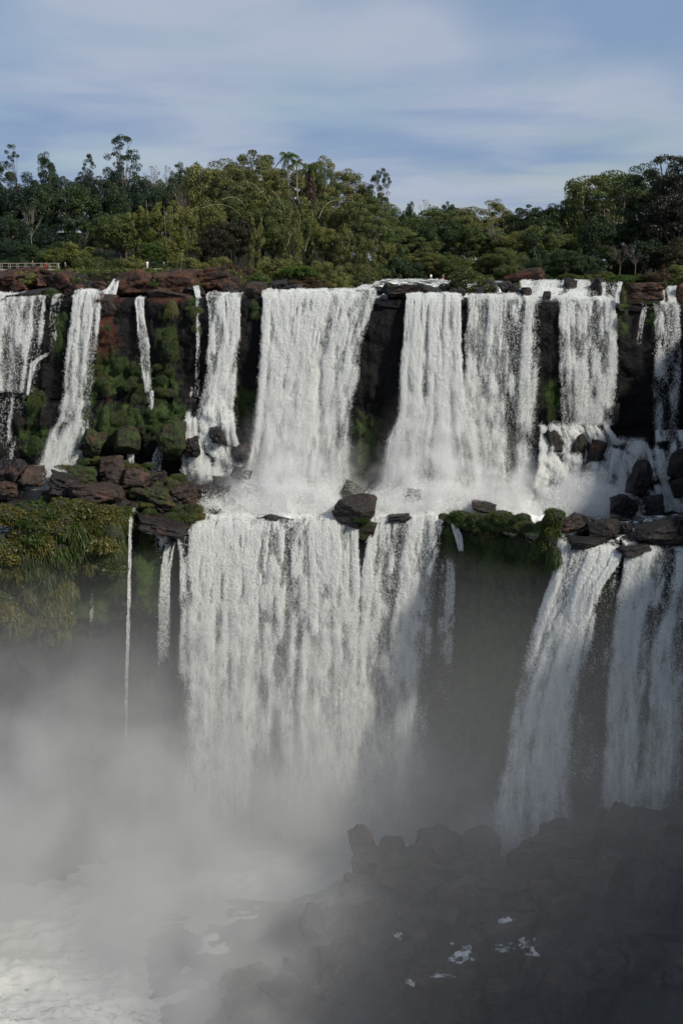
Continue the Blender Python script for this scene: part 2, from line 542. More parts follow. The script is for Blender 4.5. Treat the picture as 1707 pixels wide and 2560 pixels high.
def build_cliff():
    xs = np.concatenate([np.linspace(-150, -76, 60), np.arange(-75, 78, 0.36), np.linspace(78.5, 150, 60)])
    yu, yl, zl = Yu(xs), Yl(xs), lip_z(xs)
    zt = np.full_like(xs, ZT)
    left = smooth(-18, -26, xs) if False else 1 - smooth(-26, -18, xs)
    zled = np.where(True, CZ - 29.0 + 0 * xs, 0) * left + (CZ - 38.0) * (1 - left)
    key = [
        (yu + 16, zl - 1.0, 0.1, 0), (yu + 0.9, zl - 0.55, 0.15, 8), (yu, zl - 1.1, 0.5, 3), (yu - 0.2, zled + 0.4, 1.0, 62),
        (yu - 0.6 - 2.2 * left, zled - 0.1, 0.7, 5), (yu - 1.2 - 2.4 * left, zled - 1.4, 1.0, 4), (yu - 5.0, zt + 0.5, 1.0, 44), (yu - 7.5, zt - 0.5, 0.5, 6),
        (yl + 1.0, zt - 0.6, 0.4, 34), (yl, zt - 1.4, 0.5, 4), (yl + 1.8, zt - 24, 1.0, 52), (yl + 0.5, ZP + 10 + 0 * xs, 1.0, 70), (yl - 7, ZP - 3 + 0 * xs, 1.0, 16)]
    Yr, Zr, Am = [], [], []
    for i, (y, z, a, n) in enumerate(key):
        if i == 0:
            Yr.append(y), Zr.append(z), Am.append(a)
            continue
        y0, z0, a0, _ = key[i - 1]
        for k in range(1, n + 1):
            t = k / n
            Yr.append(y0 + (y - y0) * t), Zr.append(z0 + (z - z0) * t), Am.append(a0 + (a - a0) * t)
    Y = np.array(Yr)
    Z = np.array(Zr)
    A = np.array(Am)[:, None] * np.ones_like(Y)
    X = np.broadcast_to(xs, Y.shape)
    ty, tz = np.gradient(Y, axis=0), np.gradient(Z, axis=0)
    ln = np.hypot(ty, tz) + 1e-6
    ny, nz = tz / ln, -ty / ln          # outward: towards the camera / up
    col = ridged(X * .22, Z * .035, 3, 21)              # vertical joints
    cell = vn(np.floor(X * .55 + 2 * vn(X * .1, Z * .1, None, 4)) * .73, np.floor(Z * .28 + 1.5 * vn(X * .3, Z * .05, None, 6)) * .91, None, 33)
    band_ = vn(Z * .33 + 1.2 * fbm(X * .05, Z * .1, None, 2, 71), X * .06, None, 73)
    d = A * (2.0 * (col - .55) + 1.6 * (cell - .5) + 1.3 * (band_ - .5) + 1.2 * (fbm(X * .35, Z * .35, Y * .35, 4, 41) - .5) + 0.8 * (fbm(X * 1.2, Z * 1.0, Y * 1.2, 4, 51) - .5))
    Y2, Z2 = Y + ny * d, Z + nz * d
    X2 = X + A * 0.5 * (fbm(X * .5, Z * .5, Y * .5, 3, 61) - .5)
    v = np.stack([X2, Y2, Z2], -1).reshape(-1, 3)
    red = patch_attr(X2, Y2, Z2, PATCH_RED, 0.42).ravel()
    moss = patch_attr(X2, Y2, Z2, PATCH_MOSS, 0.40).ravel() - 0.02
    me = make_mesh('cliff_terrain', v, grid_faces(*Y.shape)[:, ::-1], True, {'red': red, 'moss': moss})
    struct(obj('cliff_terrain', me, M['cliff']))


build_cliff()


def upland_z(x, y):
    x, y = np.asarray(x, float), np.asarray(y, float)
    z = lip_z(x) - 1.0
    isl = np.zeros_like(z)
    # wooded islands and banks behind the rim
    isl = np.maximum(isl, 5.2 * (1 - smooth(-24, -17, x)) * smooth(277, 287, y))
    isl = np.maximum(isl, 4.4 * smooth(-17, -12, x) * (1 - smooth(6, 10, x)) * smooth(284, 293, y))
    isl = np.maximum(isl, 4.2 * smooth(46, 52, x) * smooth(275, 285, y))
    isl = np.maximum(isl, 5.2 * smooth(304, 314, y))
    z = z + isl + 0.7 * (fbm(x * .15, y * .15, oct=4, seed=77) - .5) * smooth(0, 2, isl)
    z = z + np.maximum(0, y - 360) * 0.05 * (1 - smooth(-30, 30, x)) * (1 - smooth(700, 1500, y))
    return z


def build_upland():
    xs = np.concatenate([[-6000, -2500, -1000, -500], np.linspace(-300, -90, 25), np.linspace(-85, 85, 150), np.linspace(90, 300, 25), [500, 1000, 2500, 6000]])
    ys = np.concatenate([np.linspace(276, 340, 90), np.linspace(345, 600, 50), [700, 1000, 2000, 4000, 9000, 15000]])
    X, Yg = np.meshgrid(xs, ys)
    Z = upland_z(X, Yg)
    v = np.stack([X, Yg, Z], -1).reshape(-1, 3)
    struct(obj('upland_ground', make_mesh('upland_ground', v, grid_faces(*X.shape)), M['soil']))


build_upland()


def talus_z(x, y):
    x, y = np.asarray(x, float), np.asarray(y, float)
    crest = lerp_tab(x, [(-50, -119), (-32, -116.5), (-16, -113), (-4, -108.5), (3, -105), (10, -101), (17, -100.5), (22, -103), (27, -105), (33, -101), (41, -97.5), (52, -96.5), (66, -96), (110, -84)])
    f = smooth(150, 206, y) * (1 - 0.85 * smooth(209, 221, y))
    base = lerp_tab(y, [(100, -122), (150, -117.5), (176, -113), (205, -113), (230, -117)])
    left = smooth(-46, -20, x + (y - 176) * 0.30)
    z = base * left + (-121) * (1 - left) + np.maximum(0, crest - base) * f * left
    return CZ + z


def build_gorge():
    xs = np.concatenate([np.linspace(-160, -62, 30), np.arange(-60, 90, 0.6), np.linspace(92, 160, 30)])
    ys = np.concatenate([np.linspace(40, 148, 40), np.arange(150, 236, 0.6), np.linspace(237, 256, 10)])
    X, Yg = np.meshgrid(xs, ys)
    Z = talus_z(X, Yg)
    on = smooth(-44, -24, X)
    Z = Z + on * (2.0 * (ridged(X * .09, Yg * .09, 3, 91) - .55) + 1.6 * (fbm(X * .4, Yg * .4, oct=4, seed=92) - .5))
    v = np.stack([X, Yg, Z], -1).reshape(-1, 3)
    struct(obj('gorge_terrain', make_mesh('gorge_terrain', v, grid_faces(*X.shape)), M['talus']))
    # pool of churned water
    xs = np.concatenate([np.linspace(-160, -62, 30), np.arange(-60, 40, 0.5), np.linspace(41, 160, 30)])
    ys = np.concatenate([np.linspace(40, 158, 40), np.arange(160, 250, 0.5)])
    X, Yg = np.meshgrid(xs, ys)
    Z = ZP + 3.0 * (ridged(X * .10, Yg * .16, 4, 101) - .5) + 1.2 * (fbm(X * .6, Yg * .9, oct=4, seed=102) - .5)
    foam = 0.20 + 0.14 * smooth(170, 200, Yg) + 0.16 * (fbm(X * .12, Yg * .25, oct=4, seed=103) - .5) + .07
    v = np.stack([X, Yg, Z], -1).reshape(-1, 3)
    struct(obj('pool_water', make_mesh('pool_water', v, grid_faces(*X.shape), True, {'foam': foam.ravel()}), M['pool']))


build_gorge()


def build_gorge_shade_wall():
    """unseen shoulder of the gorge on the sunny side, shaped to shade the lower falls"""
    ys = np.linspace(40, 262, 130)
    prof = np.concatenate([np.linspace(0, 1, 60), np.linspace(1, 2, 14)[1:]])
    top = CZ + lerp_tab(ys, [(40, -30), (120, -30), (190, -27), (215, -20), (240, -8), (262, -2)])  # out of view; rim height set by where its shadow should fall
    front = lerp_tab(ys, [(40, 70), (120, 74), (200, 78), (262, 80)])
    T, Yg = np.meshgrid(prof, ys, indexing='ij')
    tp, fr = top[None, :], front[None, :]
    Z = np.where(T <= 1, ZP - 4 + (tp - ZP + 4) * T, tp)
    X = np.where(T <= 1, fr + 2 * T, fr + 2 + (T - 1) * 90)
    n = fbm(Yg * .1, Z * .06, X * .05, 4, 111) - .5
    X = X + 3.0 * n
    Z = Z + 2.5 * (fbm(Yg * .2, X * .2, oct=3, seed=112) - .5) * (T > .9)
    v = np.stack([X, Yg, Z], -1).reshape(-1, 3)
    struct(obj('gorge_shade_wall', make_mesh('gorge_shade_wall', v, grid_faces(*X.shape)), M['cliff']))


build_gorge_shade_wall()


def build_river():
    # sheet above the rim
    xs = np.arange(-74, 76, 0.4)
    ys = np.concatenate([np.arange(-0.5, 12, 0.4), np.arange(12.5, 70, 0.8)])
    X, D = np.meshgrid(xs, ys)
    Yg = Yu(X) + D
    px0, _ = pix(X, Yg, lip_z(X))
    calm = np.maximum(1 - smooth(590, 640, px0), smooth(1520, 1550, px0))
    Dn = D + 5 * (fbm(X * .12, X * 0, oct=2, seed=3) - .5)
    step = (0.9 * smooth(4, 9, Dn) + 1.0 * smooth(13, 16, Dn) + 1.0 * smooth(21, 27, Dn)) * (1 - calm) * (0.22 + 0.78 * smooth(900, 960, px0))
    Z = lip_z(X) + 0.004 * D + step + 0.55 * (fbm(X * .35, Yg * .55, oct=4, seed=120) - .5) - 1.3 * (1 - smooth(0.2, 2.6, D))
    foam = 0.16 + 0.16 * (1 - smooth(2, 7, D)) + 0.18 * np.exp(-((D - 15.5) / 2.2) ** 2)
    wetspan = np.zeros_like(px0)
    for a_, b_ in ((-60, 118), (178, 262), (514, 606), (1630, 1700), (1500, 1545)):
        wetspan = np.maximum(wetspan, smooth(a_ - 8, a_ + 4, px0) * (1 - smooth(b_ - 4, b_ + 8, px0)))
    foam = foam - 0.34 * calm * (1 - wetspan * (1 - smooth(4, 9, D))) 
    Z = Z - 0.75 * calm * (1 - wetspan)
    for a_, b_ in ((609, 652), (944, 1012), (1356, 1391), (1157, 1166)):
        g_ = smooth(a_ - 5, a_ + 5, px0) * (1 - smooth(b_ - 5, b_ + 5, px0)) * (1 - smooth(2, 5, D))
        foam = foam - .36 * g_
        Z = Z - .5 * g_
    foam = foam - .30 * (1 - smooth(1.2, 3.2, D))
    v = np.stack([X, Yg, Z], -1).reshape(-1, 3)
    struct(obj('river_water', make_mesh('river_water', v, grid_faces(*X.shape), True, {'foam': foam.ravel()}), M['rapids']))
    # middle terrace
    xs = np.arange(-72, 76, 0.36)
    ts = np.linspace(0, 1, 90)
    T, X = np.meshgrid(ts, xs, indexing='ij')
    y0, y1 = Yl(X) - 0.2, Yu(X) - 3.5
    Yg = y0 + (y1 - y0) * T
    Z = ZT + 0.05 + 1.1 * (fbm(X * .3, Yg * .4, oct=4, seed=130) - .45) + 0.5 * (fbm(X * 1.1, Yg * 1.4, oct=3, seed=131) - .5) - 1.3 * (1 - smooth(.01, .10, T))
    px, py = pix(X, Yg, Z)
    foam = 0.34 * smooth(455, 520, px) * (1 - smooth(1340, 1420, px)) + 0.14
    foam = foam - 0.25 * np.exp(-((px - 1260) / 140) ** 2) * smooth(1270, 1300, py)
    wet = 1.0 - 2.4 * np.exp(-((px - 1255) / 120.) ** 4) * (1 - smooth(.35, .6, T)) - 2.2 * (1 - smooth(430, 470, px)) * smooth(90, 130, px) - 1.2 * smooth(1320, 1400, px) * (fbm(X * .25, Yg * .25, oct=2, seed=133) < .5)
    Z = Z + np.minimum(0, wet - 1)          # the sheet dips under the rock where the terrace stands dry
    foam = foam - .30 * (1 - smooth(.06, .16, T))
    v = np.stack([X, Yg, Z], -1).reshape(-1, 3)
    struct(obj('terrace_water', make_mesh('terrace_water', v, grid_faces(*X.shape), True, {'foam': foam.ravel()}), M['rapids']))


build_river()

# ------------------------------------------------------------------ waterfalls
def curtain(parent, rows, ref, cu, cv, seed, name='water_curtain', inflow=True, lumps=0.0, rag=0.8, grain=1.0, cell=(0.12, 0.2), back=True, amp=1.0, fleck=620.0, spread=1.0, sheet=True):
    """one falling sheet with real holes. rows: (py, pxL, pxR, metres in front of the cliff)"""
    pys = np.array([r[0] for r in rows], float)
    pxm = (rows[0][1] + rows[0][2]) / 2
    x0, _, _ = P(pxm, rows[0][0], 250.0)
    Yc = float(ref(np.array([x0]))[0])
    d_px = FPX / (Yc * 1.03)
    H = (pys[-1] - pys[0]) / d_px
    W = max(r[2] - r[1] for r in rows) / d_px
    nv, nu = max(8, int(H / cell[1])), max(5, int(W / cell[0]))
    pv = np.linspace(pys[0], pys[-1], nv)
    L_ = np.interp(pv, pys, [r[1] for r in rows])
    R_ = np.interp(pv, pys, [r[2] for r in rows])
    O_ = np.interp(pv, pys, [r[3] for r in rows])
    if nv > 20:                                        # round the corners of the outline
        k = min(15, nv // 6) | 1
        ker = np.ones(k) / k
        for a in (L_, R_, O_):
            a[:] = np.convolve(np.pad(a, k // 2, mode='edge'), ker, 'valid')
    u = np.linspace(0, 1, nu)
    PX = L_[:, None] + (R_ - L_)[:, None] * u[None, :]
    PY = np.broadcast_to(pv[:, None], PX.shape)
    X, Y, Z = P(PX, PY, (Yc - O_)[:, None] + 0 * PX)
    Y = Y + (ref(X[0])[None, :] - Yc)
    vm = (Z[0:1, :] - Z)
    if H > 12:
        Z = Z + 0.9 * (fbm(X * .35, X * 0 + seed, oct=3, seed=44) - .5) * np.exp(-vm / 3.0)
    if inflow:
        k = 8
        t = np.linspace(1, 0, k, endpoint=False)[:, None]
        X = np.concatenate([np.repeat(X[:1], k, 0), X])
        Y = np.concatenate([Y[:1] + 4.5 * t, Y])
        Z = np.concatenate([Z[:1] + 0.55 * t ** 0.7, Z])
        vm = np.concatenate([-4.5 * t + 0 * X[:1], vm])
        lipdrop = 0.35 * (1 - smooth(0, 1.2, np.abs(vm)))
    um = np.broadcast_to(u[None, :] * W, X.shape)
    vv = np.clip(vm / max(H, 1e-3), 0, 1)
    rs = np.random.RandomState(seed * 7 + 1)
    sd = seed * 13
    wob = 0.9 * (fbm(um * .25, vm * .07, oct=3, seed=sd + 9) - .5)
    ua = um + wob
    band = fbm(ua * 0.30, vm * 0.012, oct=3, seed=sd + 8)                 # broad denser and thinner bands
    ropes = fbm(ua * 0.85, vm * 0.03, oct=4, seed=sd + 1, gain=.6)
    fans = fbm(ua * 0.75, (vm - 7 * ropes) * 0.20, oct=4, seed=sd + 3, gain=.58)   # falling clumps
    billow = np.abs(2 * fbm(ua * 0.42, (vm - 6 * ropes) * 0.24, oct=4, seed=sd + 7) - 1)
    c = lerp_tab(um / W + 0.05 * (fbm(vm * .15, um * .1, oct=2, seed=sd + 5) - .5), cu) * lerp_tab(vv, cv)
    ed = np.minimum(um, W - um) + rag * (fbm(vm * .5, um * .4, oct=3, seed=sd + 6) - .62)
    edge = smooth(-0.05, 0.5 * rag + .05, ed)
    if lumps:
        c = c * smooth(.30, .56, fbm(X * .38, Z * .42, oct=3, seed=77) + .25 * (c - .4))
    if inflow:
        c = np.where(vm < 0, c * (0.7 + 0.3 * smooth(-4.5, -2, vm)), c)
        edge = edge * (0.35 + 0.65 * smooth(-4.6, -1.5, vm))
    tail = 1 - 0.8 * smooth(.93, 1.0, vv)
    edge = edge * tail
    grow = np.clip(0.3 + vm * 0.03, 0.1, 1.2) * amp
    disp = grow * (1.1 * (ropes - .5) + 0.9 * (0.40 - billow) + 0.7 * (band - .5))
    if lumps:
        disp = disp + lumps * (fbm(X * .38, Z * .42, oct=3, seed=77) - .5) * 4
    fall = smooth(-1, 2, vm)
    Yd = Y - disp * fall
    Zd = Z - (lipdrop if inflow else 0)
    cover = np.clip(c - .10 + 0.9 * (band - .5) + 0.6 * (ropes - .5) + 1.0 * (fans - .5), 0, 1.15)
    f = grid_faces(*X.shape)
    k0 = np.arange(0, nv + (8 if inflow else 0), 2)
    k1 = np.arange(0, nu, 2) if nu > 12 else np.arange(nu)
    if k1[-1] != nu - 1:
        k1 = np.append(k1, nu - 1)
    if not inflow and H > 6:
        edge = edge * smooth(0, min(.14, 3.0 / H), vv)
    for li, dy in () if not sheet else ((0, 0.0), (1, 0.8)) if back else ((0, 0.0),):
        g = np.ix_(k0, k1)
        v = np.stack([X[g], Yd[g] + dy, Zd[g]], -1).reshape(-1, 3)
        obj(name if li == 0 else 'inner_curtain', make_mesh(name, v, grid_faces(len(k0), len(k1)), True, {'cover': (cover[g] - .12 * li).ravel(), 'edge': edge[g].ravel()}), M['water'], parent)
    # froth: flecks of foam carried by the sheet, thrown wider the further they have fallen
    dens = np.clip(c, 0, 1) ** 1.15 * edge * (smooth(.43, .62, fans + .60 * (ropes - .5) + .55 * (band - .5) + .18 * (c - .6)) * .94 + .06)
    nr, nc = X.shape
    n = int(nr * nc * cell[0] * cell[1] * fleck)
    i, j = rs.randint(0, nr, n), rs.randint(0, nc, n)
    ok = rs.rand(n) < dens[i, j]
    i, j = i[ok], j[ok]
    n = len(i)
    if n < 3:
        return
    vf = np.clip(vm[i, j], 0, 60)
    sp = (0.06 + 0.011 * vf) * spread
    thin_ = min(1.0, W / 4)
    p = np.stack([X[i, j], Yd[i, j] - .12, Zd[i, j]], 1) + rs.normal(size=(n, 3)) * np.stack([sp * thin_, sp * 1.2 * thin_ + .05, 0.12 + 0 * sp], 1)
    fine_ = 1.0 - 0.35 * smooth(8, 32, vf)
    hgt = rs.uniform(.05, .20, n) ** 1.0 * np.where(vf < 1, .6, 1.0) * fine_
    wid = (.016 + .040 * rs.rand(n) ** 1.6) * fine_
    froth(name.replace('curtain', 'froth') if 'curtain' in name else 'froth', p, wid, hgt, rs, parent)


def froth(name, p, wid, hgt, rs, parent, upright=True):
    n = len(p)
    a = rs.normal(size=(n, 3)) * (np.array([.22, .45, 0]) if upright else 1.0) + (np.array([0, 0, 1.0]) if upright else 0)
    a /= np.linalg.norm(a, axis=1)[:, None] + 1e-9
    nn = rs.normal(size=(n, 3)) * .40 + np.array([0.25, -1.0, .35])
    b = np.cross(a, nn)
    b /= np.linalg.norm(b, axis=1)[:, None] + 1e-9
    a, b = a * hgt[:, None], b * wid[:, None]
    q = np.stack([p - a, p + b, p + a, p - b], 1).reshape(-1, 3)
    tone = np.repeat(rs.uniform(0, 1, n), 4)
    return obj(name, make_mesh(name, q, np.arange(n * 4).reshape(n, 4), False, {'tone': tone}), M['froth'], parent)


def splash(parent, px, py, Y, rx, ry, rz, n, seed):
    """foam thrown up where a fall lands: flecks packed in billowing heads"""
    rs = np.random.RandomState(seed)
    n = int(n * 1.9)
    x, y, z = P(px, py, Y)
    d = rs.normal(size=(n * 3, 3))
    d /= np.linalg.norm(d, axis=1)[:, None]
    d[:, 2] = np.abs(d[:, 2]) * rs.uniform(.1, 1, n * 3)
    r = rs.uniform(0, 1, n * 3) ** .5
    q = d * r[:, None] * np.array([rx, ry, rz])
    bl = np.abs(2 * fbm(q[:, 0] * .22 + seed, q[:, 2] * .26 + seed, q[:, 1] * .22, 4, seed) - 1)
    keep = rs.rand(n * 3) < smooth(.42, .10, bl) * (1 - .75 * r ** 2)
    q = q[keep][:n] + np.array([x, y, z])
    m = len(q)
    froth('splash', q, rs.uniform(.03, .085, m), rs.uniform(.04, .11, m), rs, parent, False)


def waterfall(label, curtains, ref, splashes=(), group=None, cat='waterfall', name='waterfall'):
    r0 = curtains[0]['rows'][0]
    x, _, _ = P((r0[1] + r0[2]) / 2, r0[0], 250.0)
    Yc = float(ref(np.array([x]))[0])
    x, y, z = P((r0[1] + r0[2]) / 2, r0[0], Yc)
    t = thing(name, label, cat, (0, 0, 0), 0, group)
    for i, c in enumerate(curtains):
        c = dict(c)
        cov = c.pop('cov', 0.9)
        cu = c.pop('cu', [(0, cov), (1, cov)])
        cv = c.pop('cv', [(0, 1), (1, 1)])
        curtain(t, c.pop('rows'), ref, cu, cv, **c)
    for k, sp_ in enumerate(splashes):
        splash(t, *sp_, 900 + k + int(r0[1]))
    return t


def build_falls():
    wf = waterfall
    wf('thin speckled veil of water over black rock at the cliff end below the walkway', [
        dict(rows=[(742, -60, 118, .6), (780, -60, 115, 1.2), (870, -60, 105, 1.7), (978, -60, 92, 2.1)], cu=[(0, .66), (.35, .78), (.62, .84), (.8, .66), (1, .25)], cv=[(0, 1), (.5, .9), (1, .65)], seed=1, grain=1.3),
        dict(rows=[(979, -60, 70, 3.2), (1080, -60, 58, 3.8), (1190, -60, 40, 5)], cu=[(0, .4), (.6, .5), (1, .3)], cv=[(0, 1), (1, .5)], seed=2, inflow=False, name='lower_veil', grain=1.3)], Yu)
    wf('wispy side strand slipping onto a mossy step beside the speckled veil', [
        dict(rows=[(742, 128, 162, .5), (800, 124, 152, .9), (880, 122, 138, 1.3)], cov=.42, cv=[(0, 1), (1, .4)], seed=3, grain=1.3),
        dict(rows=[(880, 116, 134, 1.6), (908, 74, 94, 2.4), (985, 66, 74, 3)], cov=.6, seed=4, inflow=False, name='lower_strand')], Yu)
    wf('bright narrow fall that fans over sloping rock above the tilted slabs', [
        dict(rows=[(733, 180, 264, .5), (760, 178, 256, 1), (850, 170, 246, 1.9), (977, 160, 230, 2.8), (1050, 150, 224, 4), (1080, 126, 224, 5), (1140, 105, 205, 6.5), (1218, 96, 150, 9)],
             cu=[(0, .55), (.15, .8), (.5, .92), (.85, .85), (1, .4)], cv=[(0, 1), (.55, .9), (.65, .96), (1, .97)], seed=5, rag=.7)], Yu, splashes=[(120, 1218, 253, 5, 4, 6, 5000)])
    wf('short smooth chute sliding past a big red boulder to the rim', [
        dict(rows=[(700, 284, 299, -7), (712, 277, 297, -5), (738, 256, 291, -1.0)], cov=.97, seed=6, inflow=False, rag=.2, grain=1.6, back=False, amp=.3)], Yu, cat='chute')
    wf('slender strand down the dark mossy wall beside the rusty column', [
        dict(rows=[(747, 336, 360, .6), (800, 344, 362, 1.1), (850, 346, 373, 1.5), (900, 352, 376, 1.8), (977, 364, 382, 2.4)], cov=.72, cv=[(0, 1), (.8, .8), (1, .5)], seed=7, rag=.3, grain=1.5),
        dict(rows=[(978, 362, 385, 3.3), (1000, 370, 385, 3.6), (1040, 374, 383, 4.2)], cov=.55, seed=8, inflow=False, rag=.2, name='lower_strand', grain=1.5)], Yu)
    wf('faint thread trickling from the red ledge between grass curtains', [
        dict(rows=[(716, 482, 498, -5), (745, 489, 503, -1)], cov=.75, seed=9, inflow=False, rag=.2, grain=1.6),
        dict(rows=[(747, 489, 502, .6), (850, 491, 503, 1.1), (985, 486, 498, 1.8)], cov=.42, cv=[(0, 1), (1, .5)], seed=10, sheet=False, rag=.2, grain=1.5, name='lower_strand')], Yu)
    wf('small double trickle over a mossy hump among brown boulders', [
        dict(rows=[(1068, 302, 336, 4.8), (1085, 296, 340, 5.5), (1130, 320, 334, 6.2), (1182, 318, 337, 7.2)], cov=.5, cu=[(0, .6), (.4, .2), (.6, .5), (1, .6)], seed=11, inflow=False, rag=.3, grain=1.6)], Yu, cat='trickle')
    wf('small cascade splitting in two above the grassy brown boulders', [
        dict(rows=[(1105, 400, 428, 4.8), (1140, 384, 408, 5.6), (1180, 377, 400, 6.6), (1198, 372, 422, 8)], cov=.62, seed=12, inflow=False, rag=.3, grain=1.6)], Yu, cat='cascade')
    wf('fall between two black gaps that breaks over a stair of boulders', [
        dict(rows=[(738, 512, 608, .5), (760, 519, 605, 1), (850, 522, 600, 1.9), (930, 516, 592, 2.6), (1010, 500, 586, 3.6), (1075, 480, 592, 5.2)], cu=[(0, .4), (.25, .6), (.5, .93), (.85, .9), (1, .45)], cv=[(0, 1), (1, .92)], seed=13),
        dict(rows=[(965, 474, 582, 3.4), (1045, 455, 590, 5.2), (1100, 456, 600, 6.4), (1180, 455, 615, 7.6), (1265, 470, 620, 10)], cu=[(0, .75), (.5, .9), (1, .95)], cv=[(0, .8), (.4, .95), (1, 1)], seed=14, inflow=False, lumps=.7, rag=1.5, name='stair_cascade')], Yu, splashes=[(540, 1288, 252, 8, 4, 6, 9000)])
    wf('widest thick white fall of the upper tier crashing into spray', [
        dict(rows=[(731, 652, 944, .4), (755, 655, 936, 1.2), (850, 653, 910, 2.3), (980, 646, 888, 3.2), (1080, 638, 876, 4), (1160, 620, 873, 4.8), (1285, 572, 888, 6.5)],
             cu=[(0, .75), (.04, .94), (.3, .97), (.8, .96), (.92, .8), (1, .3)], cv=[(0, 1), (.8, .98), (1, .95)], seed=15)], Yu,
       splashes=[(700, 1285, 254, 13, 6, 13, 26000), (800, 1285, 254, 10, 6, 10, 16000), (610, 1285, 253, 8, 5, 8, 9000)])
    wf('dense white fall beside the wide black gap with a narrow dark slit', [
        dict(rows=[(740, 1014, 1156, .4), (760, 1014, 1152, 1.2), (850, 1008, 1152, 2.2), (930, 1002, 1155, 3), (1040, 1000, 1170, 3.6), (1090, 972, 1180, 4.2), (1200, 955, 1200, 5.2), (1285, 880, 1210, 6.8)],
             cu=[(0, .7), (.1, .94), (.6, .98), (1, .8)], cv=[(0, 1), (1, .97)], seed=16)], Yu,
       splashes=[(1060, 1285, 254, 11, 6, 13, 24000), (960, 1285, 253, 8, 5, 7, 9000), (1150, 1280, 254, 8, 5, 10, 12000)])
    wf('broad lacy fall thinning to black rock at one edge', [
        dict(rows=[(745, 1168, 1354, .4), (850, 1160, 1352, 1.6), (950, 1158, 1348, 2.4), (1060, 1165, 1346, 3.2), (1180, 1180, 1342, 4.8), (1290, 1185, 1345, 6.5)],
             cu=[(0, .8), (.12, .95), (.35, .88), (.55, .72), (.8, .6), (1, .3)], cv=[(0, 1), (.55, .88), (.75, .95), (1, .98)], seed=17)], Yu,
       splashes=[(1280, 1285, 254, 9, 5, 9, 12000)])
    wf('curtain of many fine white strings beside the hanging grass strip', [
        dict(rows=[(748, 1393, 1540, .4), (850, 1393, 1543, 1.3), (950, 1397, 1541, 2), (1060, 1402, 1528, 3)], cu=[(0, .8), (.25, .85), (.5, .66), (.7, .68), (.93, .74), (1, .45)], cv=[(0, 1), (1, .8)], seed=18, grain=1.25),
        dict(rows=[(1050, 1345, 1515, 4), (1100, 1345, 1548, 4.8), (1150, 1340, 1556, 6), (1210, 1330, 1530, 7.5), (1295, 1300, 1550, 10)], cu=[(0, .85), (.4, 1.0), (.7, 1.0), (1, .8)], cv=[(0, .9), (1, 1.05)], seed=19, inflow=False, lumps=.8, rag=1.6, name='stair_cascade')], Yu, splashes=[(1450, 1285, 253, 10, 5, 10, 18000), (1530, 1292, 252, 6, 4, 6, 7000)])
    wf('shaded thin fall below two rim trickles at the dark cliff end', [
        dict(rows=[(758, 1630, 1702, .5), (790, 1632, 1698, .9), (830, 1632, 1700, 1.2), (900, 1628, 1702, 1.6), (1078, 1632, 1695, 2.4)], cu=[(0, .35), (.3, .48), (.5, .1), (.7, .12), (.85, .36), (1, .2)], cv=[(0, 1.2), (.3, 1), (1, .6)], seed=20, grain=1.3),
        dict(rows=[(716, 1638, 1690, -4), (757, 1634, 1690, -.8)], cu=[(0, .6), (.35, .7), (.5, .1), (.7, .7), (1, .6)], cov=.6, seed=21, inflow=False, rag=.2, grain=1.5, name='rim_trickle', back=False)], Yu)
    wf('faint shaded wisp on bare black rock beneath the rusty rim block', [
        dict(rows=[(762, 1606, 1620, .6), (800, 1596, 1610, 1), (860, 1588, 1600, 1.5)], cov=.55, cv=[(0, 1), (1, .3)], seed=22, sheet=False, rag=.2, grain=1.5)], Yu)
    wf('clear curved spill over dark rim rock above the hanging grass strip', [
        dict(rows=[(706, 1500, 1556, -5), (722, 1504, 1550, -3), (757, 1498, 1546, -.6)], cu=[(0, .3), (.3, .35), (.7, .5), (1, .9)], seed=23, inflow=False, rag=.2, grain=1.4, back=False)], Yu, cat='cascade')
    wf('foaming rapid tumbling round small black rocks to the rim', [
        dict(rows=[(701, 1300, 1490, -16), (712, 1290, 1492, -11), (728, 1275, 1495, -6), (748, 1230, 1495, -1.5)], cu=[(0, .8), (.5, .85), (.62, .5), (.75, .75), (1, .55)], seed=24, inflow=False, rag=.8, grain=1.3, back=False)], Yu, cat='rapid')
    wf('two low foaming steps of the river between the thicket and the lone bush', [
        dict(rows=[(699, 965, 1112, -28), (712, 900, 1108, -22), (722, 885, 1100, -16)], cov=.72, seed=25, inflow=False, rag=.8, grain=1.3, back=False),
        dict(rows=[(722, 640, 1000, -14), (730, 640, 985, -8), (742, 650, 950, -1.8)], cov=.75, seed=26, inflow=False, rag=.8, grain=1.3, back=False, name='lower_step')], Yu, cat='rapid')
    # wet rocks at the sunny side of the terrace
    wf('forked stream over the black outcrop beside the fine white strings', [
        dict(rows=[(1085, 1535, 1566, 4.5), (1150, 1508, 1562, 6), (1210, 1546, 1584, 8), (1305, 1545, 1606, 11.5)], cov=.9, seed=27, inflow=False, lumps=.35, rag=.5, grain=1.3)], Yu, cat='cascade')
    wf('stepped stream draping the tall black outcrop in shade', [
        dict(rows=[(1102, 1600, 1652, 5), (1150, 1622, 1664, 6), (1170, 1616, 1670, 7), (1230, 1640, 1690, 8.5), (1305, 1636, 1725, 12)], cov=.92, seed=28, inflow=False, lumps=.35, rag=.5, grain=1.3)], Yu, cat='cascade')
    wf('low white spill along the shaded ledge under the thin fall', [
        dict(rows=[(1076, 1635, 1780, 3), (1102, 1638, 1780, 4.2)], cov=.75, seed=29, inflow=False, rag=.4, grain=1.4),
        dict(rows=[(1100, 1698, 1790, 5), (1200, 1690, 1790, 7), (1305, 1688, 1790, 11)], cov=.75, seed=30, inflow=False, rag=.6, lumps=.3, name='lower_spill')], Yu, cat='cascade')
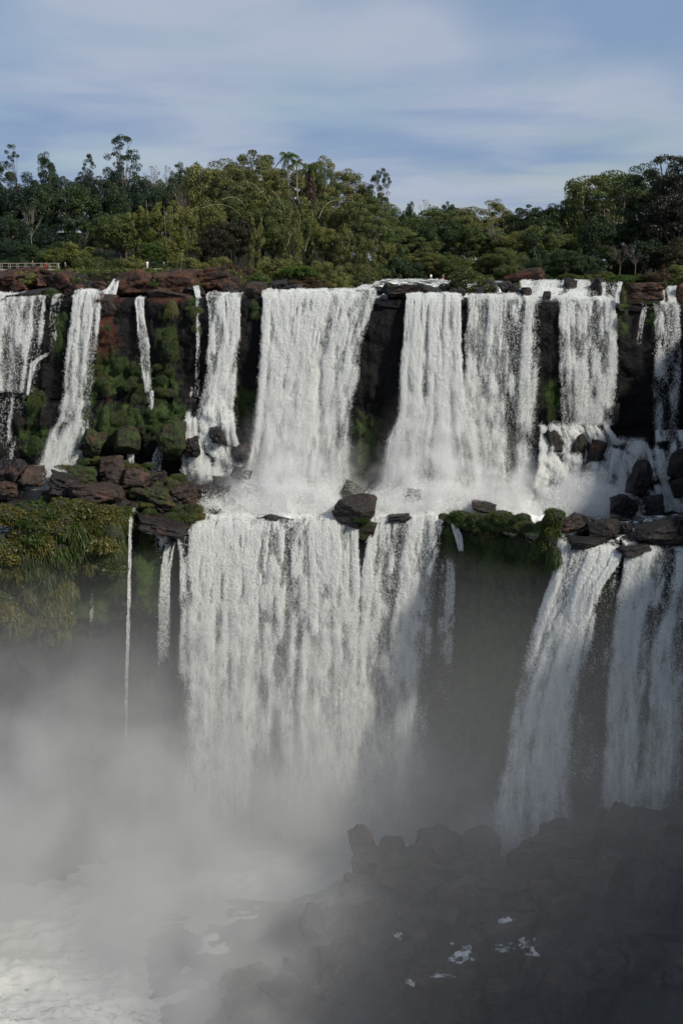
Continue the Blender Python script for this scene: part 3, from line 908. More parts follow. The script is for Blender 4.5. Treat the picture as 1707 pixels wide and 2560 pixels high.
    wf('wide broken cascade spreading over the black rocks at the shaded terrace end', [
        dict(rows=[(1092, 1500, 1730, 5), (1150, 1470, 1740, 6.5), (1220, 1460, 1750, 9), (1300, 1440, 1760, 12.5)], cu=[(0, .5), (.3, .7), (.6, .62), (1, .6)], seed=50, inflow=False, lumps=1.0, rag=1.6)], Yu, cat='cascade')
    # lower tier
    wf('hair-thin solitary jet falling clear of the grassy overhang', [
        dict(spread=.35, rows=[(1292, 323, 336, 1.6), (1325, 321, 329, 3.4), (1500, 318, 325, 4.2), (1720, 312, 319, 4.8), (1960, 308, 315, 5.2)], cov=.42, cv=[(0, 1), (.5, .7), (1, .25)], seed=31, sheet=False, rag=.12, grain=1.6, cell=(.09, .16))], Yl)
    wf('barely visible trickle down the dark grassy overhang', [
        dict(rows=[(1380, 226, 234, .8), (1450, 225, 233, 1.2), (1560, 220, 228, 2)], cov=.35, seed=32, sheet=False, rag=.1, grain=1.6, cell=(.09, .16), inflow=False)], Yl, cat='trickle')
    wf('pair of broken streams dropping beside the mossy boulder mound', [
        dict(rows=[(1303, 382, 424, .5), (1340, 388, 434, 1.2), (1400, 388, 420, 1.6)], cov=.5, cv=[(0, 1), (1, .2)], seed=33, grain=1.4, rag=.4),
        dict(rows=[(1345, 414, 440, 1.4), (1420, 404, 426, 1.8), (1514, 395, 425, 2.2), (1680, 396, 422, 3)], cov=.34, cv=[(0, 1.1), (.5, 1), (1, .3)], seed=34, sheet=False, inflow=False, rag=.3, grain=1.4, name='lower_stream'),
        dict(rows=[(1312, 438, 480, .6), (1390, 450, 480, 1.4), (1520, 452, 476, 2.2), (1700, 450, 470, 3)], cov=.36, seed=35, sheet=False, rag=.3, grain=1.4, name='side_stream')], Yl)
    wf('largest fall of the lower tier, a wide white curtain fading into mist', [
        dict(rows=[(1300, 478, 902, .4), (1325, 474, 898, 1.3), (1420, 468, 900, 2.5), (1600, 462, 905, 3.6), (1800, 450, 905, 4.5), (2000, 440, 905, 5.2), (2150, 432, 905, 6)],
             cu=[(0, .5), (.05, .9), (.1, .97), (.2, .95), (.4, .88), (.6, .84), (.72, .9), (.76, .98), (.85, .93), (1, .85)], cv=[(0, 1), (.4, .94), (1, .9)], seed=36, cell=(.13, .22))], Yl)
    wf('lacy lower fall between the two mossy lip rocks', [
        dict(rows=[(1296, 924, 1108, .4), (1325, 918, 1104, 1.3), (1420, 905, 1092, 2.4), (1600, 895, 1078, 3.4), (1800, 890, 1064, 4.2), (2000, 885, 1050, 4.8), (2150, 880, 1040, 5.4)],
             cu=[(0, .9), (.15, .82), (.3, .7), (.45, .9), (.6, .96), (.75, .84), (.9, .84), (1, .45)], cv=[(0, 1), (.5, .95), (1, .95)], seed=37, cell=(.13, .22)),
        dict(rows=[(1388, 1100, 1136, 1), (1450, 1096, 1138, 1.6), (1560, 1096, 1134, 2.2), (1760, 1085, 1125, 3.2)], cov=.42, cv=[(0, 1.3), (1, .5)], seed=38, sheet=False, inflow=False, rag=.3, grain=1.3, name='side_strings'),
        dict(rows=[(1312, 1126, 1140, .8), (1340, 1136, 1156, 1.6), (1376, 1146, 1158, 2.2)], cov=.5, seed=39, inflow=False, rag=.2, grain=1.5, name='side_spout')], Yl)
    wf('tall slanting shaded fall beside the black cliff of the lower tier', [
        dict(rows=[(1378, 1404, 1560, .4), (1410, 1398, 1546, 1.4), (1470, 1390, 1500, 2.6), (1600, 1342, 1478, 4), (1800, 1294, 1430, 5.6), (1980, 1266, 1414, 7), (2160, 1228, 1452, 8.5), (2260, 1210, 1470, 9.5)],
             cu=[(0, .6), (.08, .92), (.5, .97), (.85, .93), (1, .45)], seed=40, cell=(.12, .2)),
        dict(rows=[(1400, 1486, 1552, .8), (1600, 1462, 1532, 2), (1800, 1428, 1500, 3.6), (1980, 1410, 1480, 5)], cov=.42, cv=[(0, 1), (.5, .8), (1, 1.1)], seed=41, sheet=False, rag=.6, inflow=False, name='side_strings', grain=1.2),
        dict(rows=[(1350, 1400, 1426, .6), (1400, 1394, 1424, 1), (1500, 1386, 1404, 1.8)], cov=.6, seed=42, sheet=False, rag=.3, inflow=False, name='side_spout', grain=1.4)], Yl)
    wf('shaded lower fall of grey strings cut by the picture edge', [
        dict(rows=[(1392, 1580, 1790, .4), (1420, 1577, 1785, 1), (1600, 1546, 1740, 2.3), (1800, 1534, 1715, 3.4), (2030, 1522, 1700, 4.6), (2220, 1515, 1695, 5.5)],
             cu=[(0, .65), (.1, .88), (.35, .92), (.55, .66), (.75, .7), (1, .6)], seed=43, cell=(.12, .2))], Yl)


build_falls()

# ------------------------------------------------------------------ boulders
def boulder_mesh(seed, planes=9, rough=.16, sub=5, hull=(.6, .8)):
    """broken basalt block: a box-like hull cut by random planes, then split by ridges and pitted"""
    rs = np.random.RandomState(seed)
    bm = bmesh.new()
    bmesh.ops.create_icosphere(bm, subdivisions=sub, radius=1.0)
    v = np.array([p.co[:] for p in bm.verts])
    f = np.array([[q.index for q in p.verts] for p in bm.faces])
    bm.free()
    ax = np.concatenate([np.eye(3), -np.eye(3)]) + rs.normal(size=(6, 3)) * .16
    n = np.concatenate([ax, rs.normal(size=(planes, 3))])
    n /= np.linalg.norm(n, axis=1)[:, None]
    d = np.concatenate([rs.uniform(*hull, 6), rs.uniform(hull[0] + .08, 1.0, planes)])
    dot = v @ n.T
    r = np.where(dot > .05, d[None, :] / np.maximum(dot, .05), 9).min(1)
    w = v * np.minimum(r, 1.3)[:, None]
    k = seed * 3.7
    rd = ridged(w[:, 0] * 1.5 + w[:, 1] * 1.1 + k, w[:, 2] * 2.4 - w[:, 1] * .8 + k, 4, seed) - .6
    fb = fbm(w[:, 0] * 3.2 + k, w[:, 1] * 3.2, w[:, 2] * 3.2, 5, seed + 2, gain=.6) - .5
    step = vn(np.floor(w[:, 0] * 3.1 + k), np.floor(w[:, 2] * 3.7 + w[:, 1]), np.floor(w[:, 1] * 2.7), seed + 5) - .5
    w = w * (1 + rough * (1.3 * rd + 1.5 * fb + .55 * step))[:, None]
    w /= np.abs(w).max(0)
    return make_mesh('boulder', w, f, True)


BOULDERS = [boulder_mesh(s, 6 + s % 6, (.14, .22, .18, .28)[s % 4]) for s in range(10)] + [boulder_mesh(31, 10, .10, 5, (.80, .96)), boulder_mesh(32, 12, .15, 5, (.74, .92))]


def px_per_m(x, y, z):
    return FPX / (y * CP - (z - CZ) * SP)


def boulder(px, py, Y, w, h, mat, label, rs, group=None, depth=None, sink=0.0, variant=None, tilt=0.26):
    x, y, z = P(px, py, Y)
    s = px_per_m(x, y, z)
    W, H = w / s / 2, h / s / 2
    me = BOULDERS[variant if variant is not None else rs.choice((1, 3, 5, 7, 9, 11, 11, 10, 2, 4))]
    o = obj('boulder', me, M[mat])
    if w < 64 and 244 < Y < 257:
        sink, W = sink + .5, W * 1.15
    o.location = (x, y, z - sink)
    o.scale = (W, depth or W * rs.uniform(.75, 1.1), H)
    o.rotation_euler = (rs.uniform(-tilt, tilt), rs.uniform(-tilt, tilt), rs.choice((0, math.pi / 2, math.pi, -math.pi / 2)) + rs.uniform(-.3, .3))
    if abs(math.sin(o.rotation_euler.z)) > .7:
        o.scale = (o.scale[1], o.scale[0], o.scale[2])
    return tag(o, label, 'rock', group)


def build_boulders():
    rs = random.Random(4)
    B = [
        (35, 703, 282, 130, 66, 'rock_red', 'red rock shelf directly beneath the walkway deck'),
        (105, 694, 285, 100, 50, 'rock_red', 'low red rock hump where the railing meets the bushes'),
        (152, 712, 279, 100, 74, 'rock_red', 'blocky rusty-red boulder above a round green tussock'),
        (215, 722, 280, 80, 46, 'rock_dark', 'dark sunken rock between the rusty block and the chute'),
        (335, 716, 277, 140, 88, 'rock_red', 'biggest rounded red-brown boulder, beside the chute'),
        (440, 712, 277, 120, 74, 'rock_red', 'broad red boulder behind the tall grassy stem'),
        (525, 705, 279, 140, 56, 'rock_red', 'flat-topped red ledge with a tan sunlit cap'),
        (568, 722, 276, 70, 44, 'rock_red', 'small red rock at the end of the ledge beside white water'),
        (430, 742, 272, 130, 30, 'rock_brown', 'brown rim slab under the broad red boulder'),
        (262, 762, 268.5, 72, 56, 'rock_brown', 'brown block capping the rusty column'),
        (60, 736, 272, 130, 16, 'rock_dark', 'thin dark slab at the rim below the walkway'),
        (640, 722, 270, 56, 40, 'rock_brown', 'dark brown rim rock between two upper falls'),
        (697, 713, 277, 52, 24, 'rock_dark', 'black wet rock in the rapids under the thicket'),
        (736, 722, 274, 50, 22, 'rock_dark', 'second black wet rock in the rapids, nearer the rim'),
        (1008, 727, 271, 110, 30, 'rock_dark', 'long black slab capping the wide dark gap'),
        (976, 724, 270.5, 44, 34, 'rock_moss', 'small mossy rock on the black slab'),
        (1072, 727, 274, 70, 26, 'rock_dark', 'black rock rinsed by a thin film beside the slab'),
        (1366, 738, 270, 26, 24, 'rock_dark', 'small black rock on the rim between broad falls'),
        (1424, 714, 277, 34, 40, 'rock_dark', 'upright black rock in the foaming rapid'),
        (1312, 690, 292, 100, 34, 'rock_red', 'dry heap of tan and red rock behind the rapid'),
        (1266, 716, 276, 40, 34, 'rock_dark', 'dark rock beside the lone bush'),
        (1502, 716, 276, 50, 40, 'rock_dark', 'dark rim rock behind the clear curved spill'),
        (1614, 728, 271, 96, 56, 'rock_red', 'dull rusty rim block between spill and trickles'),
        (1712, 735, 271, 50, 60, 'rock_red', 'dull rusty rim block at the picture edge'),
        (38, 1188, 253, 90, 90, 'rock_dark', 'tilted black slab at the foot of the fanned fall'),
        (84, 1192, 251, 74, 70, 'rock_brown', 'grey-brown slab leaning on the black one, wet by spray'),
        (18, 1216, 248, 56, 44, 'rock_brown', 'round brown boulder beside the tilted slabs'),
        (160, 1212, 248, 104, 52, 'rock_dark', 'dark boulder below the fanned fall'),
        (242, 1236, 246, 150, 66, 'rock_brown', 'wide crumbling brown boulder above the grassy overhang'),
        (296, 1196, 252, 76, 72, 'rock_brown', 'brown boulder under the double trickle'),
        (340, 1200, 251, 72, 62, 'rock_brown', 'brown boulder beside the splitting cascade'),
        (276, 1166, 256, 74, 54, 'rock_brown', 'pointed brown rock on the terrace'),
        (205, 1195, 254, 90, 60, 'rock_green', 'dark mossy boulder next to the fanned fall'),
        (390, 1240, 248, 110, 50, 'rock_green', 'mossy boulder at the head of the grassy mound'),
        (458, 1240, 247, 80, 74, 'rock_brown', 'brown pyramid-shaped boulder beside white rapids'),
        (70, 1272, 243, 120, 36, 'rock_dark', 'flat wet dark rock in the little stream'),
        (300, 1262, 245, 70, 28, 'rock_dark', 'dark wet rock at the head of the thin jet'),
        (410, 1310, 243, 150, 40, 'rock_dark', 'dark lip rock under the grassy mound'),
        (890, 1272, 248, 104, 74, 'rock_dark', 'large smooth dark boulder in the white pool'),
        (655, 1294, 248, 40, 24, 'rock_dark', 'small wet rock of a pair on the lower lip'),
        (690, 1296, 247.5, 54, 32, 'rock_dark', 'larger wet rock of a pair on the lower lip'),
        (516, 1232, 252, 64, 52, 'rock_dark', 'dark boulder washed by the stair of rapids'),
        (578, 1256, 250, 34, 34, 'rock_dark', 'small pointed rock in the white pool'),
        (1030, 1234, 255, 40, 40, 'rock_dark', 'dark rock half hidden by spray below the dense fall'),
        (1206, 1266, 251, 74, 34, 'rock_dark', 'dark rock in spray behind the green mound'),
        (992, 1288, 247, 60, 20, 'rock_dark', 'flat wet rock on the lower lip beside the lacy fall'),
        (520, 1284, 247.5, 80, 16, 'rock_dark', 'flat wet rock on the lower lip beside the brown pyramid'),
        (1130, 1292, 247, 60, 22, 'rock_dark', 'flat dark rock linking lip rock and green mound'),
        (912, 1318, 246, 60, 60, 'rock_green', 'moss-topped rock splitting the lower curtain'),
        (1112, 1342, 246, 50, 96, 'rock_green', 'tall mossy lip rock at the edge of the lacy fall'),
        (1424, 1312, 229, 70, 44, 'rock_brown', 'grey-brown block with a thin spill beside the green mound'),
        (1478, 1312, 230, 60, 42, 'rock_dark', 'dark block behind the black pyramid'),
        (1506, 1326, 226, 72, 56, 'rock_dark', 'black pyramid-shaped rock above the slanting fall'),
        (1462, 1356, 224, 90, 30, 'rock_dark', 'low black rock at the head of the slanting fall'),
        (1640, 1334, 223, 130, 66, 'rock_dark', 'rounded black boulder mass above the shaded lower fall'),
        (1700, 1340, 222, 70, 50, 'rock_dark', 'black boulder at the picture edge above the lower fall'),
        (1582, 1374, 220.5, 100, 34, 'rock_dark', 'flat black rock dividing the two shaded lower falls'),
        (1556, 1268, 247, 84, 66, 'rock_dark', 'dark outcrop standing between two streams'),
        (1600, 1196, 253, 52, 104, 'rock_dark', 'tall black outcrop wall beside the stepped stream'),
        (1700, 1160, 256, 60, 90, 'rock_dark', 'shaded black block on the ledge at the picture edge'),
        (1636, 1262, 248, 46, 66, 'rock_dark', 'narrow black buttress in the shaded streams'),
        (1700, 1215, 250, 40, 50, 'rock_moss', 'mossy block low at the picture edge'),
        (1490, 1130, 259, 44, 84, 'rock_dark', 'dark knob splitting the white strings near their foot'),
        (1444, 1120, 260, 44, 84, 'rock_moss', 'mossy knob draped by falling strings'),
        (1386, 1106, 260.5, 50, 80, 'rock_moss', 'mossy knob at the base of the dark slit'),
        (1532, 1040, 263, 32, 76, 'rock_moss', 'upright mossy rock beside the fine white strings'),
        (470, 1020, 263, 40, 60, 'rock_dark', 'black ledge block beside the stair of boulders'),
        (530, 1010, 262, 40, 44, 'rock_dark', 'square black block under the boulder stair fall'),
        (545, 1090, 258, 50, 60, 'rock_dark', 'dark rock seen through the boulder stair'),
        (480, 1120, 256, 46, 50, 'rock_dark', 'dark rock at the dry edge of the boulder stair'),
        (600, 1140, 257, 40, 60, 'rock_dark', 'dark rock at the foot of the narrow black gap'),
        (880, 1230, 256, 60, 60, 'rock_green', 'mossy foot rock of the wide black gap'),
        (430, 1100, 257, 80, 110, 'rock_green', 'mossy crag beside the splitting cascade'),
        (320, 1100, 259, 70, 90, 'rock_green', 'mossy hump carrying the double trickle'),
        (230, 1110, 259, 60, 70, 'rock_green', 'mossy hump beside the fanned fall'),
    ]
    for b in B:
        if b[5] == 'rock_green' and b[2] > 255:
            boulder(b[0], b[1], b[2] + 1.6, b[3] * 1.05, b[4] * .9, b[5], b[6], rs, variant=rs.choice((3, 7, 11)), tilt=.6)
            continue
        if 'smooth dark boulder' in b[6]:
            boulder(*b, rs, variant=10, tilt=.3)
            continue
        if 246 <= b[2] <= 265 and ((b[0] > 1290 and b[1] < 1280) or 450 < b[0] < 620):
            b = (b[0], b[1], min(266, b[2] + 3.2)) + b[3:]
        boulder(*b, rs)
    fields = [
        (34, -10, 600, 692, 738, 283, 272.5, (24, 60), ['rock_red', 'rock_red', 'rock_dark'], 'small broken red rock wedged along the rim between the big red boulders', 'small rocks of the red rim'),
        (46, 100, 470, 1180, 1262, 256, 246, (20, 52), ['rock_brown', 'rock_dark', 'rock_green', 'rock_dark'], 'small broken rock scattered between the brown terrace boulders', 'small rocks of the terrace'),
        (16, 1400, 1720, 1290, 1360, 240, 224, (24, 56), ['rock_dark'], 'small wet black rock among the streams at the shaded terrace end', 'small rocks of the shaded terrace end'),
        (9, 470, 630, 1040, 1270, 264, 253, (20, 40), ['rock_dark'], 'small black rock breaking the boulder stair fall', 'small rocks of the boulder stair'),
        (22, 620, 1330, 712, 738, 276, 270, (14, 34), ['rock_dark'], 'small black rock breaking the river surface at the rim', 'small rocks of the river rim'),
    ]
    for (n_, x0, x1, y0, y1, Ya, Yb, w_, mats, lab, grp) in fields:
        for i in range(n_):
            f = rs.random()
            w = rs.uniform(*w_)
            boulder(rs.uniform(x0, x1), y0 + (y1 - y0) * f, Ya + (Yb - Ya) * f, w, w * rs.uniform(.5, .95), rs.choice(mats), lab, rs, grp, tilt=.4)
    # hazy rock pile in the gorge: its peaks, then the blocks on its slope
    T = [(910, 2118, 212, 66, 90, 'small blunt peak of the misty rock pile, nearest the curtain'), (985, 2135, 212, 100, 70, 'flat-topped block of the misty rock pile'),
         (1101, 2120, 211, 130, 116, 'mossy conical peak of the misty rock pile'), (1190, 2132, 212, 130, 84, 'sloping brown peak below the slanting fall'),
         (1296, 2172, 209, 80, 40, 'low rock at the very foot of the slanting fall'), (1440, 2120, 212, 110, 120, 'domed brown peak just past the slanting fall'),
         (1552, 2090, 213, 190, 170, 'highest pointed peak of the misty rock pile'), (1690, 2106, 212, 150, 150, 'hazy peak of the rock pile at the picture edge')]
    for px, py, Y, w, h, lab in T:
        boulder(px, py, Y, w, h, 'talus', lab, rs, depth=4.5, variant=rs.choice((0, 4, 8)), tilt=.35)
    n = 0
    pts = []
    while n < 70:
        px, py = rs.uniform(560, 1720), rs.uniform(2170, 2570)
        if py < 2180 + max(0, (940 - px)) * .9:
            continue
        if any(abs(px - a) < 44 and abs(py - b) < 34 for a, b in pts):
            continue
        pts.append((px, py))
        Y = 208 - (py - 2160) / 400 * 34
        x, _, _ = P(px, py, Y)
        w = rs.uniform(60, 190)
        x, y, z = P(px, py, Y)
        zt = float(talus_z(x, y))
        bx = x * (CZ - zt) / (CZ - z) if False else x
        me = BOULDERS[rs.choice((0, 2, 4, 6, 8))]
        o = obj('boulder', me, M['talus' if rs.random() < .75 else 'rock_brown'])
        k = w / px_per_m(x, y, zt) / 2
        o.location = (bx, y, zt + .35 * k + 0.6)
        o.scale = (k, k * rs.uniform(.7, 1.1), k * rs.uniform(.55, .95))
        o.rotation_euler = (rs.uniform(-.3, .3), rs.uniform(-.3, .3), rs.uniform(0, 6))
        tag(o, 'wet dark boulder on the slope of the misty rock pile in the gorge', 'rock', 'boulders of the misty rock pile')
        n += 1


build_boulders()


def foam_patches():
    """white water caught between the blocks of the rock pile"""
    bpy.context.view_layer.update()
    dg = bpy.context.evaluated_depsgraph_get()
    for (px, py, w, h, lab) in [(1147, 2384, 74, 50, 'large ragged foam patch among misty rocks'), (1318, 2362, 60, 50, 'bright angular spill of foam among misty rocks'), (1262, 2303, 34, 18, 'smallest faint foam fleck above the angular spill'),
                                (994, 2341, 24, 16, 'tiny foam fleck beside the tan grass patch'), (1028, 2457, 24, 16, 'tiny foam fleck low on the rock pile'), (1262, 2368, 44, 22, 'curved foam trickle beside the angular spill'),
                                (1100, 2440, 70, 10, 'thin foam thread under the ragged patch')]:
        w, h = w * 1.1, h * 1.1
        n = 44
        u, v = np.meshgrid(np.linspace(-1, 1, n), np.linspace(-1, 1, n))
        nz = fbm(u * 2 + px, v * 2 + py, oct=4, seed=9)
        pts = np.zeros((n * n, 3))
        hit = np.zeros(n * n, bool)
        o = Vector((0, 0, CZ))
        for k, (a_, b_) in enumerate(zip(u.ravel(), v.ravel())):
            x, y, z = P(px + a_ * w / 2, py + b_ * h / 2, 100.0)
            d = (Vector((x, y, z)) - o).normalized()
            ok, loc, nor, _, _, _ = scene.ray_cast(dg, o, d)
            hit[k] = ok
            pts[k] = loc + nor * .10
        f = grid_faces(n, n)
        r = (u * u + v * v) ** .5 + 2.6 * (nz - .5)
        ext = (pts[f].max(1) - pts[f].min(1)).max(1)
        keep = (r.ravel()[f].mean(1) < .74) & hit[f].all(1) & (ext < 1.6)
        if keep.sum() < 6:
            continue
        vv, ff, at = compact(pts, f[keep], {'thin': np.zeros(n * n)})
        tag(obj('foam_patch', make_mesh('foam_patch', vv, ff, True, {'foam': at['thin'] + .26}), M['pool']), lab, 'foam')


foam_patches()

# ------------------------------------------------------------------ plants: leaf builders
def leaf_cloud(rs, centers, radii, n_per, leaf, flat=0.7, up=0.35, droop=0.0, aspect=1.0, shell=.55):
    """quads scattered through leaf clumps; returns verts, faces, tone"""
    P_, N_, S_ = [], [], []
    for c, r in zip(centers, radii):
        n = max(4, int(n_per * rs.uniform(.7, 1.3)))
        d = rs.normal(size=(n, 3))
        d[:, 2] += up
        d /= np.linalg.norm(d, axis=1)[:, None]
        rr = r * rs.uniform(shell, 1.0, n) ** .7
        p = d * rr[:, None]
        p[:, 2] *= flat
        P_.append(c + p)
        nn = d + rs.normal(size=(n, 3)) * .55
        nn[:, 2] += .35
        N_.append(nn / np.linalg.norm(nn, axis=1)[:, None])
        S_.append(leaf * rs.uniform(.55, 1.35, n))
    p, nn, s = np.concatenate(P_), np.concatenate(N_), np.concatenate(S_)
    a = np.cross(nn, rs.normal(size=nn.shape))
    a /= np.linalg.norm(a, axis=1)[:, None] + 1e-9
    if droop:
        a = a * (1 - droop) + np.array([0, 0, -1]) * droop
        a /= np.linalg.norm(a, axis=1)[:, None]
        nn = nn - a * (nn * a).sum(1)[:, None]
        nn /= np.linalg.norm(nn, axis=1)[:, None] + 1e-9
    b = np.cross(nn, a)
    s = s[:, None]
    q = np.stack([p - a * s * .5 * aspect, p + b * s * .32 + nn * s * .05, p + a * s * .5 * aspect, p - b * s * .32 + nn * s * .05], 1)
    m = len(p)
    f = np.arange(m * 4).reshape(m, 4)
    tone = np.repeat(rs.uniform(0, 1, m), 4)
    return q.reshape(-1, 3), f, tone


def limb(rs, a, b, r0, r1, n=7, wob=.06):
    t = np.linspace(0, 1, n)[:, None]
    a, b = np.asarray(a, float), np.asarray(b, float)
    L_ = np.linalg.norm(b - a)
    w = rs.normal(size=(n, 3)) * wob * L_ * np.sin(t * math.pi)
    p = a + (b - a) * t + w * .6
    p[:, 2] += -L_ * .06 * np.sin(t[:, 0] * math.pi)
    return p, r0 + (r1 - r0) * t[:, 0]


def make_tree_variant(kind, seed):
    """returns (crown mesh, trunk mesh); every variant is 10 m tall"""
    rs = np.random.RandomState(seed)
    C, Rr = [], []
    if kind == 'broad':
        Rx, cz, Rz = 3.1, 5.3, 4.5
        for i in range(84):
            d = rs.normal(size=3)
            d /= np.linalg.norm(d)
            if d[2] < -.55:
                d[2] *= -.6
            rad = rs.uniform(.5, .92)
            C.append([d[0] * Rx * rad, d[1] * Rx * rad, cz + d[2] * Rz * rad])
            Rr.append(rs.uniform(.55, 1.05))
        v = leaf_cloud(rs, C, Rr, 210, .19, flat=.72)
        fork = 3.2
    elif kind == 'layered':
        for i in range(66):
            th, rad = rs.uniform(0, 6.28), rs.uniform(0, 1) ** .55 * 3.8
            zc = 8.9 - .17 * rad ** 2 * rs.uniform(.7, 1.1) + rs.uniform(-.5, .2) - (rs.rand() < .5) * rs.uniform(.8, 5.5)
            C.append([rad * math.cos(th), rad * math.sin(th), zc])
            Rr.append(rs.uniform(.7, 1.25))
        v = leaf_cloud(rs, C, Rr, 230, .17, flat=.32, up=.5)
        fork = 4.4
    elif kind == 'emergent':
        for i in range(54):
            th, rad = rs.uniform(0, 6.28), rs.uniform(.1, 1) ** .6 * 2.8
            zc = 9.4 - .22 * rad ** 2 - (rs.rand() < .5) * rs.uniform(.4, 3.2)
            C.append([rad * math.cos(th), rad * math.sin(th), zc])
            Rr.append(rs.uniform(.45, .85))
        v = leaf_cloud(rs, C, Rr, 110, .15, flat=.32, up=.4)
        fork = 5.4
    elif kind == 'small':
        for i in range(9):
            th, rad = rs.uniform(0, 6.28), rs.uniform(.1, 1) ** .6 * 1.5
            C.append([rad * math.cos(th) + .5, rad * math.sin(th), 9.3 - .3 * rad ** 2 + rs.uniform(-.8, .2)])
            Rr.append(rs.uniform(.35, .75))
        v = leaf_cloud(rs, C, Rr, 130, .15, flat=.36, up=.4)
        fork = 6.4
    elif kind == 'feathery':
        for i in range(64):
            th, rad = rs.uniform(0, 6.28), rs.uniform(0, 1) ** .6
            zc = rs.uniform(1.2, 9.4)
            rr = rad * (1.0 + 2.1 * math.sin(min(1, zc / 9.4) * 2.6))
            C.append([rr * math.cos(th), rr * math.sin(th), zc])
            Rr.append(rs.uniform(.4, .85))
        v = leaf_cloud(rs, C, Rr, 170, .18, flat=1.0, up=.1, droop=.35, aspect=1.6)
        fork = 1.5
    elif kind == 'vine':
        for i in range(60):
            th, zc = rs.uniform(0, 6.28), rs.uniform(.3, 9.6)
            rr = rs.uniform(.3, 1) * (1.25 + .5 * math.sin(zc * 1.7 + seed))
            C.append([rr * math.cos(th), rr * math.sin(th), zc])
            Rr.append(rs.uniform(.4, .75))
        v = leaf_cloud(rs, C, Rr, 130, .22, flat=1.2, up=.0, droop=.5, aspect=1.2)
        fork = 6.0
    elif kind == 'shrub':
        for i in range(44):
            d = rs.normal(size=3)
            d /= np.linalg.norm(d)
            rad = rs.uniform(.35, .95)
            C.append([d[0] * 6.5 * rad, d[1] * 5.5 * rad, 4.2 + d[2] * 4.4 * rad + rs.uniform(-.4, .8)])
            Rr.append(rs.uniform(.9, 1.9))
        v = leaf_cloud(rs, C, Rr, 260, .36, flat=.8, up=.3)
        fork = .8
    elif kind == 'bare':
        for i in range(10):
            th, rad = rs.uniform(0, 6.28), rs.uniform(.3, 1) * 2.6
            C.append([rad * math.cos(th), rad * math.sin(th), 9.2 - .15 * rad ** 2 - rs.uniform(0, 2)])
            Rr.append(rs.uniform(.35, .7))
        v = leaf_cloud(rs, C, Rr, 26, .16, flat=.5, up=.3)
        fork = 4.6
    paths = []
    top = np.array([rs.uniform(-.25, .25), rs.uniform(-.25, .25), fork])
    tr = {'shrub': .12, 'feathery': .10, 'small': .12, 'bare': .13}.get(kind, .17)
    paths.append(limb(rs, (0, 0, -.6), top, tr * 1.25, tr * .9, 8, .02))
    order = rs.permutation(len(C))[:{'emergent': 16, 'bare': 10, 'layered': 18, 'small': 7}.get(kind, 11)]
    for k in order:
        e = np.array(C[k])
        s = top * rs.uniform(.85, 1.0)
        paths.append(limb(rs, s, e, tr * .5, tr * .1, 7, .07))
        if kind in ('bare', 'emergent', 'layered'):
            for _ in range(3 if kind == 'bare' else 1):
                m0 = s + (e - s) * rs.uniform(.45, .8)
                paths.append(limb(rs, m0, e + rs.normal(size=3) * (.35, .35, .15), tr * .22, tr * .06, 5, .08))
    tv, tf = tubes(paths, 5)
    cm = make_mesh('crown', v[0], v[1], False, {'tone': v[2]})
    tm = make_mesh('trunk', tv, tf, True)
    # true height of the variant
    return cm, tm, float(v[0][:, 2].max()), float(np.abs(v[0][:, 0]).max())


VAR = {}


def variant(kind, i):
    n = {'broad': 5, 'layered': 4, 'emergent': 3, 'feathery': 3, 'shrub': 5, 'vine': 2, 'bare': 2, 'small': 2}[kind]
    k = (kind, i % n)
    if k not in VAR:
        VAR[k] = make_tree_variant(kind, 100 + 37 * (i % n) + sum(ord(c) for c in kind))
    return VAR[k]


def tree(px, py_top, Y, kind, i, leafmat, label, width_px=None, group=None, bark='bark', base=None, name='tree', cat='tree', rs=random, rot=None, py_base=None):
    """a tree whose top shows at (px, py_top); it stands on the ground at distance Y"""
    x, _, zt = P(px, py_top, Y)
    x, zt = float(x), float(zt)
    zb = float(upland_z(x, Y)) if base is None else base
    if py_base is not None:
        zb = float(P(px, py_base, Y)[2])
        x = float(P(px, py_top, Y)[0])
    cm, tm, h, w = variant(kind, i)
    H = max(1.0, zt - zb)
    sz = H / h
    s = px_per_m(x, Y, zt)
    sx = sz if width_px is None else width_px / s / (2 * w)
    t = thing(name, label, cat, (x, Y, zb), rs.uniform(0, 6.28) if rot is None else rot, group)
    t.scale = (sx, sx, sz)
    obj('trunk' if name not in ('bush', 'shrub') else 'stem', tm, M[bark], t)
    obj('crown' if name not in ('bush', 'shrub') else 'foliage', cm, M[leafmat], t)
    return t


